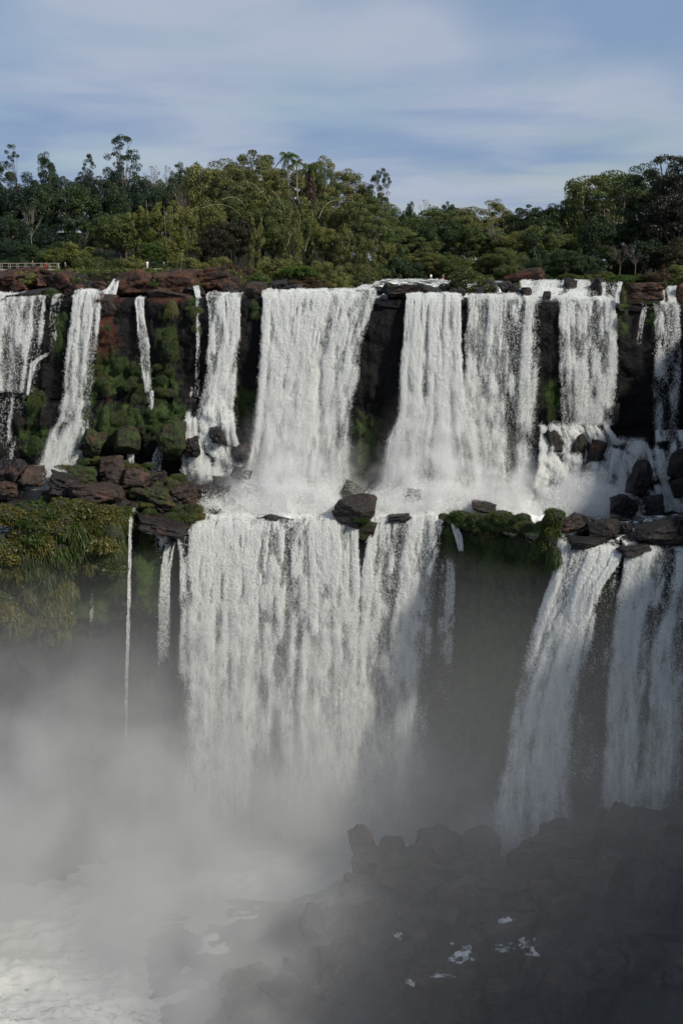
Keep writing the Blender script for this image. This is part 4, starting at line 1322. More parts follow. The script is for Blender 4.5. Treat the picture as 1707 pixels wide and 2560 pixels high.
def build_special_trees():
    rs = random.Random(21)
    T = [
        # far shaded forest
        (306, 334, 420, 'emergent', 0, 'leaf_hazed', 'tall lone tree with open airy crown rising above the far forest', 96, 'bark'),
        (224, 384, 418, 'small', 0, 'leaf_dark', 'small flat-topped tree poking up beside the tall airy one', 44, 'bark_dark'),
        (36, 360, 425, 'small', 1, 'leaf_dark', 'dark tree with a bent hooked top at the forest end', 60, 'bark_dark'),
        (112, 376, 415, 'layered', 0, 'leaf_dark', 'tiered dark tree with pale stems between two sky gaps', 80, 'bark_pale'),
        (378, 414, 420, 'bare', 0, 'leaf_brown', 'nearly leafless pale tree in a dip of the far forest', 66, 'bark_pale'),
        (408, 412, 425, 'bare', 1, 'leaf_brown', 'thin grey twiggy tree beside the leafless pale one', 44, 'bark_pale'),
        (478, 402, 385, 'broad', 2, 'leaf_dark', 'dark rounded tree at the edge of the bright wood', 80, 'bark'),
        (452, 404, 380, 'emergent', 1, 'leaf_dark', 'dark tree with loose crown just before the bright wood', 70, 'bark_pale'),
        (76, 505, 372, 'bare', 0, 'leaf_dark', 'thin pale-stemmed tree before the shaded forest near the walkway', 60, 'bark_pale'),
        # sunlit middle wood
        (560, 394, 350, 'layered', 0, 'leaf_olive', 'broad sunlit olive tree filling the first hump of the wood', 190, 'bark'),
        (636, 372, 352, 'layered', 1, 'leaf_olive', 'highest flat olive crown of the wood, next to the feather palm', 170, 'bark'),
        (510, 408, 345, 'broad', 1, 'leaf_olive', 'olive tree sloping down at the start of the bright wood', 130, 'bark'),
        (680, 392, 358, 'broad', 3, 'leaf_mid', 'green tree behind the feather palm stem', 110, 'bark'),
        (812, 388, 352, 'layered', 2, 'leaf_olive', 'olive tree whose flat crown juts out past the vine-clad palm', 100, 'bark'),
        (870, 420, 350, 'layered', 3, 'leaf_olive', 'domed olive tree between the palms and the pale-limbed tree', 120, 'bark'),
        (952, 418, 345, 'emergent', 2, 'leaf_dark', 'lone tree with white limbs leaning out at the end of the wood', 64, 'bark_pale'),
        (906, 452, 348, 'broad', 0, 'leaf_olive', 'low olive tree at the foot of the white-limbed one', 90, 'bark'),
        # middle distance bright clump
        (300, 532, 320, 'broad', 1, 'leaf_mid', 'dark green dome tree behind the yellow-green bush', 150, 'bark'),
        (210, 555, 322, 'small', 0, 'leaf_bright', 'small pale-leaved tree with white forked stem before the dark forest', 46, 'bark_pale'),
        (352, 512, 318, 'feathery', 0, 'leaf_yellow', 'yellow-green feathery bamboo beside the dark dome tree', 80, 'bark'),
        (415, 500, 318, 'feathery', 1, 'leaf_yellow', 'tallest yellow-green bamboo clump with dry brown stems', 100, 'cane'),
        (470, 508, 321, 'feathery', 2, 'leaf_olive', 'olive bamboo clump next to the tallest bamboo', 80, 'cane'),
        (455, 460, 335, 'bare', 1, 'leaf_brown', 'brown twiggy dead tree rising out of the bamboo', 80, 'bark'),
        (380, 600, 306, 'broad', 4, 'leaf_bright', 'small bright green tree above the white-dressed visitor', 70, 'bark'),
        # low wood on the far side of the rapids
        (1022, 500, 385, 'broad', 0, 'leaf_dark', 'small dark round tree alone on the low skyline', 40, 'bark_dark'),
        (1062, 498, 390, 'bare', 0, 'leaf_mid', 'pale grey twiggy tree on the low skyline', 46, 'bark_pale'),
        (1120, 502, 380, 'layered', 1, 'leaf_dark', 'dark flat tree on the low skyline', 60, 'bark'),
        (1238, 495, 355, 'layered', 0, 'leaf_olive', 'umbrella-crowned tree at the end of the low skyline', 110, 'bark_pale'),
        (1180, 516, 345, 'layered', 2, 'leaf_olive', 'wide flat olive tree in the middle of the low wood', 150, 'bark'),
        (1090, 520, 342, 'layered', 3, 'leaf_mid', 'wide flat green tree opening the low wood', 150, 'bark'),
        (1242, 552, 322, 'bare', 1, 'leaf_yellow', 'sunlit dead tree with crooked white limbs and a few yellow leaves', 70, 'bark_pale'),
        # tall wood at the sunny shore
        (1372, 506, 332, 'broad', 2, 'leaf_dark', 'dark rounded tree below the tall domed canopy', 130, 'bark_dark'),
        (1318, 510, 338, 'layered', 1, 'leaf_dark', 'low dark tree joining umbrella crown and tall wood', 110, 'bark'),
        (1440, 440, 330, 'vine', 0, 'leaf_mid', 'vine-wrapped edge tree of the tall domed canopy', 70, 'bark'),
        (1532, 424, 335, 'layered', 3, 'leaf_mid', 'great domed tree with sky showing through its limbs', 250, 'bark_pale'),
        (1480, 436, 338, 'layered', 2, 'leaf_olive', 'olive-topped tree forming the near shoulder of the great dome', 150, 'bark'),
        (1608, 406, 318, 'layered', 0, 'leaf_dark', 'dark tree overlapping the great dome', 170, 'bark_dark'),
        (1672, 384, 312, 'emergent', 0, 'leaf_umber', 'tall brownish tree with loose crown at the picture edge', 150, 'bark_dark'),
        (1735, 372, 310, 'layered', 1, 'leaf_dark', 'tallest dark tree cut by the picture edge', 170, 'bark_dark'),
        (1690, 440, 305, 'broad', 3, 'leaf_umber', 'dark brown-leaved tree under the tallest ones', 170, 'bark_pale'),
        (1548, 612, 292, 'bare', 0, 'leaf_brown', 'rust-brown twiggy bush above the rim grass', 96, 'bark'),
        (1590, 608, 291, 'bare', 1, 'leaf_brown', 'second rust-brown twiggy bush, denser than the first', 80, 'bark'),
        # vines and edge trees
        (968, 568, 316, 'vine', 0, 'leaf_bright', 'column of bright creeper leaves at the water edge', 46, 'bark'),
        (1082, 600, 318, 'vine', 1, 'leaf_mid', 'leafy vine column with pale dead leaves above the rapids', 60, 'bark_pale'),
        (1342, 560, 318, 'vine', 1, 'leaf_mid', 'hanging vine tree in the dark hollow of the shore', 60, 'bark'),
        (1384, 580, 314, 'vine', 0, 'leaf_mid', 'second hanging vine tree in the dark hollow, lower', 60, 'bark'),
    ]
    for (px, py, Y, kind, i, lm, lab, w, bk) in T:
        tree(px, py, Y, kind, i, lm, lab, w, bark=bk, rs=rs)


build_special_trees()


def build_forest():
    """rows of trees that fill the wood between the ones told apart"""
    rs = random.Random(33)
    zones = [
        # (px0, px1, step, Y0, Y1, [(px, top)], kinds, leaf mats, width px, label, group)
        (-60, 500, 44, 430, 460, [(-60, 400), (30, 392), (80, 420), (115, 400), (160, 425), (200, 405), (260, 420), (330, 418), (400, 430), (450, 420), (520, 430)], ['broad', 'broad', 'layered'], ['leaf_hazed', 'leaf_dark'], (80, 120),
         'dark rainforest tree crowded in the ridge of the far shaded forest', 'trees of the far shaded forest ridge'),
        (-60, 500, 42, 395, 420, [(-60, 440), (60, 450), (140, 440), (230, 455), (330, 445), (430, 450), (520, 450)], ['broad', 'broad', 'emergent', 'vine'], ['leaf_hazed', 'leaf_dark', 'leaf_hazed'], (80, 130),
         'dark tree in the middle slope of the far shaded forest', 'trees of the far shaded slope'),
        (-60, 330, 40, 360, 388, [(-60, 520), (40, 530), (100, 560), (160, 540), (260, 530), (340, 530)], ['broad', 'vine', 'broad'], ['leaf_dark', 'leaf_hazed'], (80, 120),
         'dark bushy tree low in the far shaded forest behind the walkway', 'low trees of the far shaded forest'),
        (-60, 260, 36, 330, 352, [(-60, 590), (60, 600), (150, 610), (260, 600)], ['broad', 'shrub'], ['leaf_dark', 'leaf_hazed'], (70, 110),
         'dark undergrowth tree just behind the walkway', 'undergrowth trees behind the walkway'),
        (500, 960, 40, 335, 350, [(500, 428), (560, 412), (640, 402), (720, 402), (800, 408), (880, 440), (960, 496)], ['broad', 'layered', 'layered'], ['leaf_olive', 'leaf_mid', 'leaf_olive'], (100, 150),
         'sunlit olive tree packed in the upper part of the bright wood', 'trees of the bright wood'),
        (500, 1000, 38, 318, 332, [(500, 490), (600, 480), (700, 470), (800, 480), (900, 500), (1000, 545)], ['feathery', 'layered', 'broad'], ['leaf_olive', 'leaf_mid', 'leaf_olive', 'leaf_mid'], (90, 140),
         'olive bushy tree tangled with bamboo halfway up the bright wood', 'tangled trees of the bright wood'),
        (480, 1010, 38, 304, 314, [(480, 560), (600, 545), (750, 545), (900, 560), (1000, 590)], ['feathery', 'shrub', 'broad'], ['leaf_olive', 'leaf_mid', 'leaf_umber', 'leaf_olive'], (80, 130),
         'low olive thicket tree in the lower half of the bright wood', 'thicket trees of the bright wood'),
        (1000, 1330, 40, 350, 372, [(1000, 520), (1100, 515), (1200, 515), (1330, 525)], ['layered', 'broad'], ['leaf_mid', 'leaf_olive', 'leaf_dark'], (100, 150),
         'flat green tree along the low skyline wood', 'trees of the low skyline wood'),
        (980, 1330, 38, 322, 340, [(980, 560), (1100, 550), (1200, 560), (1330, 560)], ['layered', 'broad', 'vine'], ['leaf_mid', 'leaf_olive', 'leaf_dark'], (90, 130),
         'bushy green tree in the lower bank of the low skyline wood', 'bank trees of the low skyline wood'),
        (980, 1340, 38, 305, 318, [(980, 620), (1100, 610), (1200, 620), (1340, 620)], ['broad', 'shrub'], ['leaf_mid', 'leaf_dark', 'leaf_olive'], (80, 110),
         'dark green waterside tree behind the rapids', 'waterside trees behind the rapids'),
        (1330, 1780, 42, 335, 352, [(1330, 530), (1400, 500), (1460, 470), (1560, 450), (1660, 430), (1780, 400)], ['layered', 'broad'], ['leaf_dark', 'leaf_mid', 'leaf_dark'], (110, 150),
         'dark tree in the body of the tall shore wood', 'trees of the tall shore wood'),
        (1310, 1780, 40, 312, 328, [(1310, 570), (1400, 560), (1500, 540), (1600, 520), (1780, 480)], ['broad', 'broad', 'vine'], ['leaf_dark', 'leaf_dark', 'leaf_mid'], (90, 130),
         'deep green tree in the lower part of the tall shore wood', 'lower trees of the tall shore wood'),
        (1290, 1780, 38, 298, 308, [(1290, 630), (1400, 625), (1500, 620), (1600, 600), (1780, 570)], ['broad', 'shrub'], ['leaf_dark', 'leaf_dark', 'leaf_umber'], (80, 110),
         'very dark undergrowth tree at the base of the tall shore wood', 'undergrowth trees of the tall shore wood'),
    ]
    for (x0, x1, st, Y0, Y1, tops, kinds, mats, w, lab, grp) in zones:
        px = x0 + rs.uniform(0, st)
        i = 0
        while px < x1:
            top = lerp_tab(px, tops) + rs.uniform(-8, 26)
            k = rs.choice(kinds)
            ww = rs.uniform(*w) * (.6 if k in ('vine', 'feathery') else 1)
            tree(px, top, rs.uniform(Y0, Y1), k, rs.randrange(9), rs.choice(mats), lab, ww, grp, bark=rs.choice(['bark', 'bark', 'bark_dark', 'bark_pale']), rs=rs)
            px += st * rs.uniform(.7, 1.3)
            i += 1


build_forest()


def palm(px, py_top, Y, width_px, label, leafmat, clad, seed):
    rs = np.random.RandomState(seed)
    x, _, zt = P(px, py_top, Y)
    x, zt = float(x), float(zt)
    zb = float(upland_z(x, Y))
    t = thing('palm_tree', label, 'palm tree', (x, Y, zb))
    s = px_per_m(x, Y, zt)
    Rw = width_px / s / 2
    hub = zt - zb - Rw * .45
    z = np.linspace(-.5, hub, 12)
    tv, tf = tubes([(np.stack([.25 * np.sin(z * .2), 0 * z, z], 1), np.linspace(.26, .17, 12))], 7)
    obj('trunk', make_mesh('trunk', tv, tf), M['bark_pale'], t)
    top = np.array([.25 * math.sin(hub * .2), 0, hub])
    for k in range(17):
        th = k * 2.4 + rs.uniform(-.2, .2)
        el = rs.uniform(-.2, 1.15)
        L_ = Rw * rs.uniform(1.0, 1.35)
        n = 15
        tt = np.linspace(0, 1, n)
        r = L_ * tt * math.cos(el * .8)
        zz = L_ * (math.sin(el) * tt - (.75 + .2 * math.cos(el)) * tt ** 2 * .9)
        c = np.stack([top[0] + r * math.cos(th), top[1] + r * math.sin(th), top[2] + zz], 1)
        V, Fc, tone = [], [], []
        side = np.array([-math.sin(th), math.cos(th), 0])
        for i in range(1, n):
            for sg in (-1, 1):
                for rep in range(3):
                    a = c[i - 1] + (c[i] - c[i - 1]) * (rep / 3)
                    ll = L_ * .34 * math.sin(math.pi * (.12 + .86 * tt[i])) * rs.uniform(.8, 1.2)
                    dv = side * sg * .75 + np.array([0, 0, -.75]) + (c[i] - c[i - 1]) / np.linalg.norm(c[i] - c[i - 1]) * .6 + rs.normal(size=3) * .12
                    dv /= np.linalg.norm(dv)
                    wv = (c[i] - c[i - 1]) * .30
                    b = len(V)
                    V += [a - wv * .5, a + wv * .5, a + dv * ll + wv * .1, a + dv * ll - wv * .1]
                    Fc.append((b, b + 1, b + 2, b + 3))
                    tone += [rs.rand()] * 4
        fr = obj('frond', make_mesh('frond', np.array(V), np.array(Fc), False, {'tone': np.array(tone)}), M[leafmat], t)
    if clad:
        C = [[rs.uniform(-.5, .5), rs.uniform(-.5, .5), zc] for zc in np.linspace(hub * .62, hub * .98, 28)]
        v = leaf_cloud(rs, C, [Rw * .38] * 28, 60, .4, flat=1.3, droop=.6, aspect=1.5)
        obj('dead_skirt', make_mesh('dead_skirt', v[0], v[1], False, {'tone': v[2]}), M['leaf_brown' if clad == 1 else 'leaf_olive'], t)


palm(722, 374, 326, 68, 'feather palm with drooping fronds standing highest in the wood', 'leaf_bright', 0, 3)
palm(778, 402, 324, 62, 'vine-clad palm with brown dead skirt beside the feather palm', 'leaf_bright', 1, 4)
palm(744, 394, 334, 44, 'second feather palm half hidden behind the first', 'leaf_mid', 0, 6)


def arch_stem(pts, Y, label, r=.07):
    q = []
    px = np.array([p[0] for p in pts], float)
    py = np.array([p[1] for p in pts], float)
    t = np.linspace(0, 1, len(pts))
    tt = np.linspace(0, 1, 22)
    k = 2 if len(pts) > 2 else 1
    fx, fy = np.polyfit(t, px, k), np.polyfit(t, py, k)
    X, _, Z = P(np.polyval(fx, tt), np.polyval(fy, tt), Y)
    v, f = tubes([(np.stack([X, Y + 1.2 * np.sin(tt * 2), Z], 1), np.linspace(r * 1.2, r * .5, 22))], 5)
    tag(obj('bamboo_stem', make_mesh('bamboo_stem', v, f), M['cane']), label, 'bamboo')


for pts, Y, lab in [
    ([(505, 520), (560, 512), (602, 540)], 303, 'pale arching bamboo cane, lowest on the wood edge by the bamboo clump'),
    ([(555, 500), (590, 494), (615, 522)], 304, 'short pale bamboo cane arching above the lowest one'),
    ([(625, 455), (652, 478), (676, 516)], 304, 'bamboo cane bowing down beneath the flat olive crown'),
    ([(680, 476), (700, 500), (713, 532)], 305, 'thin bamboo cane bending beside the feather palm stem'),
    ([(726, 490), (742, 520), (752, 560)], 304, 'thin bamboo cane curving down below the feather palm'),
    ([(798, 545), (822, 506), (868, 506)], 303, 'brightest bamboo arc, double curved in the middle of the wood'),
    ([(800, 540), (818, 508), (850, 497)], 304.5, 'fainter bamboo arc just above the brightest one'),
    ([(720, 612), (728, 586), (746, 570)], 302, 'short pale stem low in the thicket under the palms'),
    ([(762, 628), (770, 600), (774, 588)], 302, 'straight pale stem low in the thicket'),
    ([(440, 727), (448, 690), (455, 632)], 274.5, 'tall slim grey stem rising from the red boulder'),
    ([(410, 515), (412, 560), (416, 620)], 312, 'orange-brown dead cane upright in the bamboo clump'),
    ([(366, 500), (368, 540), (370, 560)], 312, 'thin bare pole standing before the dark forest'),
]:
    arch_stem(pts, Y, lab, .042 if Y > 280 else .045)


def build_shrubs():
    rs = random.Random(55)
    S = [
        (170, 602, 304, 140, 'leaf_yellow', 'large flowering yellow-green bush lit from above behind the walkway', 668),
        (130, 618, 303, 90, 'leaf_mid', 'green bush joining walkway and yellow-green bush', 672),
        (225, 630, 300, 110, 'leaf_mid', 'leafy bush before the yellow-green bush', 690),
        (280, 645, 296, 130, 'leaf_mid', 'broad bush spilling over the rocks towards the chute', 712),
        (240, 672, 292, 90, 'leaf_mid', 'low bush hanging over the dark rocks', 722),
        (330, 640, 298, 100, 'leaf_olive', 'olive bush at the end of the walkway', 690),
        (500, 600, 305, 90, 'leaf_yellow', 'pale yellow shrub at the foot of the bamboo', 640),
        (470, 630, 300, 120, 'leaf_olive', 'dull olive bush behind the grey stem', 695),
        (545, 640, 298, 120, 'leaf_olive', 'dull olive bush above the flat red ledge', 700),
        (595, 655, 294, 100, 'leaf_brown', 'brownish bush above the first rapids', 712),
        (650, 680, 290, 76, 'leaf_bright', 'bright green grassy bush at the rapids', 716),
        (700, 640, 297, 130, 'leaf_olive', 'olive thicket bush above the bright green grass', 708),
        (752, 652, 292, 120, 'leaf_bright', 'lush bright green bush in the middle of the bank', 712),
        (810, 650, 292, 110, 'leaf_olive', 'olive grass-like bush on the bank', 722),
        (850, 680, 288, 90, 'leaf_olive', 'low tan-green bush overhanging the rapids', 728),
        (770, 690, 287, 120, 'leaf_brown', 'brown overhanging bush along the bank edge', 726),
        (900, 655, 296, 110, 'leaf_olive', 'olive bush where the bank meets the low steps', 712),
        (945, 660, 300, 80, 'leaf_mid', 'green bush beside the creeper column', 706),
        (1040, 655, 306, 80, 'leaf_dark', 'rounded dark bush behind the low steps', 702),
        (1180, 664, 279, 158, 'leaf_mid', 'large dense lone bush standing on the rim between the falls', 754),
        (1125, 690, 280, 80, 'leaf_dark', 'dark skirt bush beside the lone rim bush', 750),
        (1220, 690, 278, 60, 'leaf_olive', 'olive side growth of the lone rim bush', 748),
        (1275, 652, 292, 90, 'leaf_mid', 'green bush behind the dry red rock heap', 702),
        (1290, 705, 276, 40, 'leaf_bright', 'small bright tussock bush in the rapid beside the lone bush', 728),
        (1430, 682, 290, 90, 'leaf_mid', 'low green bush on the bank of the foaming rapid', 706),
        (1500, 676, 288, 110, 'leaf_olive', 'low olive bush under the rust-brown twigs', 708),
        (1552, 684, 282, 80, 'leaf_bright', 'bright green grass bush on the shaded rim', 710),
        (1640, 672, 284, 110, 'leaf_brown', 'brownish bush above the rusty rim block', 714),
        (1700, 660, 286, 110, 'leaf_mid', 'dark green bush at the picture edge above the rim', 714),
        (400, 650, 300, 90, 'leaf_dark', 'dark bush behind the white-hatted visitor', 690),
        (40, 640, 312, 120, 'leaf_dark', 'dark bush behind the railing', 676),
        (185, 668, 294, 80, 'leaf_olive', 'olive bush on the soil above the rusty block', 706),
        (290, 676, 288, 80, 'leaf_brown', 'dry brown bush at the head of the chute', 706),
        (120, 660, 299, 80, 'leaf_olive', 'dry olive growth below the red-ponchoed visitor', 690),
        (380, 672, 292, 100, 'leaf_mid', 'low green growth behind the biggest red boulder', 704),
        (450, 668, 292, 110, 'leaf_brown', 'brown low growth behind the broad red boulder', 702),
        (530, 666, 291, 100, 'leaf_mid', 'low green growth behind the flat red ledge', 704),
        (590, 690, 282, 60, 'leaf_bright', 'small bright bush over the brown rim rock', 722),
        (190, 690, 277, 60, 'leaf_mid', 'bush hanging over the rock between rusty block and chute'),
        (70, 676, 279, 70, 'leaf_olive', 'straggly bush over the red hump under the railing'),
        (395, 684, 275, 60, 'leaf_mid', 'bush sprouting between the two largest red boulders'),
        (485, 688, 276, 60, 'leaf_olive', 'straggly bush on the gap in the red ledge'),
        (425, 720, 271, 44, 'leaf_mid', 'leafy bush hanging from the rim under the grey stem'),
        (1340, 680, 296, 100, 'leaf_dark', 'dark growth on the far bank of the foaming rapid', 706),
        (1600, 684, 286, 90, 'leaf_mid', 'low green growth behind the rusty rim block', 712),
        (1010, 668, 312, 80, 'leaf_mid', 'green bush at the far bank of the low steps', 702),
        (1090, 668, 310, 60, 'leaf_mid', 'small green bush between the visitors beyond the rapids', 700),
    ]
    for i, (px, py, Y, w, lm, lab, *pb) in enumerate(S):
        pb = pb[0] if pb else py + 42
        tree(px, py, Y, 'shrub', i, lm, lab, w, name='bush', cat='bush', rs=rs, py_base=pb)


build_shrubs()


# ------------------------------------------------------------------ grass tussocks and hanging grass
def tussock_mesh(seed, hang=1.0, n=2600):
    rs = np.random.RandomState(seed)
    # several lobes make one clump
    lob = [(0, 0, 0, .62)] + [(rs.uniform(-.5, .5), rs.uniform(-.5, .5), rs.uniform(-.35, .25), rs.uniform(.28, .46)) for _ in range(5)]
    k = rs.randint(0, len(lob), n)
    lc = np.array(lob)[k]
    th = rs.uniform(0, 2 * math.pi, n)
    ph = np.arccos(rs.uniform(-.35, 1, n))
    d = np.stack([np.sin(ph) * np.cos(th), np.sin(ph) * np.sin(th), np.cos(ph)], 1)
    base = lc[:, :3] + d * lc[:, 3:4] * np.array([1, 1, .8]) * rs.uniform(.7, 1.0, (n, 1))
    L_ = rs.uniform(.12, .40, n)[:, None] * (.6 + lc[:, 3:4])
    out = d * np.array([1, 1, .7]) + rs.normal(size=(n, 3)) * .45
    out /= np.linalg.norm(out, axis=1)[:, None]
    side = np.cross(out, rs.normal(size=(n, 3)))
    side /= np.linalg.norm(side, axis=1)[:, None]
    w = rs.uniform(.016, .036, n)[:, None]
    pts = []
    for t in (0, .5, 1.0):
        c = base + out * L_ * t + np.array([0, 0, -1]) * L_ * (t ** 2) * .8 * hang
        ww = w * (1 - t * .8)
        pts += [c - side * ww, c + side * ww]
    V = np.stack(pts, 1).reshape(-1, 3)
    o = np.arange(n)[:, None] * 6
    f = np.concatenate([o + np.array([0, 1, 3, 2]), o + np.array([2, 3, 5, 4])])
    tone = np.repeat(np.clip(rs.uniform(0, 1, n) * .7 + (k / len(lob)) * .4, 0, 1), 6)
    if seed % 2:                                   # some clumps are leafy rather than grassy
        v = leaf_cloud(rs, np.array(lob)[:, :3], [l[3] * 1.25 for l in lob], 260, .10, flat=.85, up=.25, droop=.3, aspect=1.4)
        f = np.concatenate([f[:n], v[1] + len(V)])
        V = np.concatenate([V, v[0]])
        tone = np.concatenate([tone, v[2]])
    bm = bmesh.new()
    bmesh.ops.create_icosphere(bm, subdivisions=3, radius=1)
    cv = np.array([p.co[:] for p in bm.verts]) * np.array([.62, .62, .5])
    cf = np.array([[q.index for q in p.verts] for p in bm.faces])
    bm.free()
    cv = cv * (1 + .3 * (fbm(cv[:, 0] * 3 + seed, cv[:, 1] * 3, cv[:, 2] * 3, 3, seed)[:, None] - .5))
    return V, f, tone, cv, cf


TUSS = []
for _s in range(6):
    V_, f_, t_, cv_, cf_ = tussock_mesh(300 + _s, hang=(.8, 1.0, 1.4, .9, 1.2, 1.0)[_s])
    TUSS.append((make_mesh('blades', V_, f_, False, {'tone': t_}), make_mesh('root_ball', cv_, cf_, True)))
M['sod'] = mat_plain('sod', (0.018, 0.020, 0.008), .95, .4, 2.0)


def tussock(px, py, Y, w, h, mat, label, rs, group=None):
    x, y, z = P(px, py, Y)
    s = px_per_m(x, y, z)
    b, c = TUSS[rs.randrange(6)]
    t = thing('grass_tussock', label, 'grass tussock', (float(x), float(y), float(z)), rs.uniform(0, 6.28), group)
    t.scale = (w / s / 2 * 1.05, w / s / 2 * 1.05, h / s / 2 * 1.05)
    if Y > 257 and 760 < py < 1140:                    # growth clinging to the wall: flat, ragged
        t.rotation_euler = (0, rs.uniform(-.25, .25), rs.choice((0, math.pi)))
        t.scale = (w / s / 2 * rs.uniform(.6, 1.15), w / s / 2 * .42, h / s / 2 * rs.uniform(.6, 1.2))
    obj('blades', b, M[mat], t)
    obj('root_ball', c, M['sod'], t)


def build_tussocks():
    rs = random.Random(71)
    # one by one where they can be told apart
    for a in [
        (128, 730, 271, 54, 40, 'grass_green', 'round bright green tussock on the rim below the red boulders'),
        (1098, 1375, 245, 40, 60, 'grass_green', 'hanging green tuft on the tall mossy lip rock'),
        (905, 1300, 245, 50, 26, 'grass_green', 'green cap on the rock splitting the lower curtain'),
        (1225, 1335, 238, 64, 66, 'grass_olive', 'yellowish bulging tussock at the front of the green mound'),
        (1195, 1302, 240, 60, 56, 'grass_green', 'round-headed tussock on the green mound, beside the lacy fall'),
        (1110, 1292, 245, 34, 34, 'grass_green', 'small green tuft at the end of the flat dark rock'),
        (1385, 1312, 230, 60, 50, 'grass_olive', 'dry olive tussock at the far end of the green mound'),
        (1562, 790, 266, 26, 90, 'grass_green', 'upper long strip of hanging grass beside the white strings'),
        (1556, 740, 267, 22, 50, 'grass_olive', 'short hanging tuft at the rim beside the clear spill'),
        (1660, 712, 270, 20, 40, 'grass_green', 'narrow green tuft between the two rim trickles'),
        (485, 785, 266, 30, 60, 'grass_green', 'bright hanging tuft beside the faint thread'),
        (150, 850, 265, 24, 90, 'grass_green', 'long bright grass strip beside the wispy side strand'),
        (160, 790, 266, 30, 50, 'grass_green', 'leafy tuft high on the wall beside the fanned fall'),
        (635, 762, 267, 30, 44, 'grass_green', 'green tuft at the top of the narrow black gap'),
        (976, 715, 270, 26, 22, 'grass_green', 'tiny green tuft crowning the black slab'),
        (358, 1350, 242, 48, 110, 'grass_green', 'hanging green beard just beside the thin jet'),
        (250, 1385, 240, 30, 90, 'grass_green', 'hanging green beard holding the barely visible trickle'),
        (428, 770, 266, 50, 110, 'grass_olive', 'tall leafy clump on the wall below the grey stem'),
        (425, 860, 265, 50, 120, 'grass_green', 'hanging grass curtain below the leafy clump'),
        (85, 1005, 263, 40, 80, 'grass_green', 'mossy tuft beside the speckled veil ledge'),
        (88, 1110, 261, 50, 70, 'grass_green', 'lower mossy tuft beside the speckled veil'),
        (270, 820, 266, 30, 30, 'grass_green', 'small moss pad on the rusty column'),
    ]:
        tussock(*a, rs)
    fields = [
        # (n, px0, px1, py0, py1, Y at top, Y at bottom, w, h, mats, label, group)
        (30, -10, 320, 1268, 1330, 241.5, 236, (70, 130), (50, 90), ['grass_olive', 'grass_olive', 'grass_green'], 'grass tussock on the crest of the big overhang beside the thin jet', 'tussocks on the crest of the grassy overhang'),
        (34, -20, 320, 1330, 1430, 236, 235, (70, 120), (80, 130), ['grass_green', 'grass_olive', 'grass_green'], 'drooping tussock on the brow of the big grassy overhang', 'drooping tussocks on the brow of the overhang'),
        (30, -20, 170, 1420, 1600, 234.5, 235, (56, 100), (70, 130), ['grass_olive', 'grass_olive', 'grass_green'], 'dangling olive tussock on the shady lower face of the overhang', 'dangling tussocks on the lower overhang'),
        (12, 160, 320, 1400, 1480, 237, 238, (50, 70), (90, 140), ['grass_green'], 'dark hanging grass under the overhang near the thin jet', 'hanging grass under the overhang'),
        (16, 335, 500, 1268, 1308, 247, 243, (40, 66), (34, 50), ['grass_green', 'grass_olive', 'grass_green'], 'green tussock on the low mound before the brown pyramid boulder', 'tussocks of the low mound'),
        (26, 1140, 1400, 1286, 1322, 242, 233, (50, 74), (44, 60), ['grass_green'], 'green tussock on the mound between the lower falls', 'tussocks of the green mound'),
        (22, 1130, 1390, 1330, 1400, 240, 228, (50, 70), (80, 120), ['grass_green'], 'dark hanging grass on the face of the green mound', 'hanging grass of the green mound'),
    ]
    for (n, x0, x1, y0, y1, Ya, Yb, w, h, mats, lab, grp) in fields:
        for i in range(n):
            px = rs.uniform(x0, x1)
            py = rs.uniform(y0, y1)
            if 286 < px < 356 and x0 < 300 and py > 1296:
                continue
            x, _, _ = P(px, py, 236.)
            f = (py - y0) / (y1 - y0)
            if Ya == 242 or Ya == 240 or Ya == 247:      # follow the oblique rim
                Y = float(Yl(np.array([x]))[0]) + (1.5 - 1.8 * f)
            else:
                Y = Ya + (Yb - Ya) * f
                if y0 >= 1330:
                    Y = min(Y, float(Yl(np.array([x]))[0]) + 1.0)
                else:
                    Y = float(Yl(np.array([x]))[0]) + 4.5 * (1 - f) - .3
            tussock(px, py, Y, rs.uniform(*w), rs.uniform(*h), rs.choice(mats), lab, rs, grp)
    # moss pads on the wet wall of the upper tier
    for i in range(84):
        cx, cyy, rx, ry = rs.choice(PATCH_MOSS[1:11])
        px, py = rs.gauss(cx, rx * .45), rs.gauss(cyy, ry * .5)
        if py < 770 or (500 < px < 610) or px > 1700:
            continue
        x, _, z = P(px, py, 266.)
        off = lerp_tab(float(z) - CZ, [(-50, 6.2), (-45, 5.6), (-31, 4.0), (-29, 1.6), (-8, .6)])
        Y = float(Yu(np.array([x]))[0]) - off
        tussock(px, py, Y, rs.uniform(22, 48), rs.uniform(26, 60), 'grass_green', 'dark green moss pad clinging to the wet wall between the upper falls', rs, 'moss pads on the upper wall')
    for i in range(34):
        px, py = rs.uniform(140, 450), rs.uniform(1150, 1262)
        Y = 258 - (py - 1150) / 112 * 12
        tussock(px, py, Y, rs.uniform(26, 54), rs.uniform(20, 40), rs.choice(['grass_green', 'grass_olive']), 'small grass tuft growing between the brown terrace boulders', rs, 'grass tufts between the terrace boulders')
    # tan grass on the hazy rock pile
    for (px, py) in [(920, 2350), (940, 2390), (985, 2420), (1000, 2500), (1010, 2470)]:
        Y = 206 - (py - 2160) / 400 * 34
        tussock(px, py, Y - 1, 60, 70, 'grass_olive', 'tan grass tuft at the misty end of the rock pile', rs, 'tan grass tufts of the rock pile')


build_tussocks()


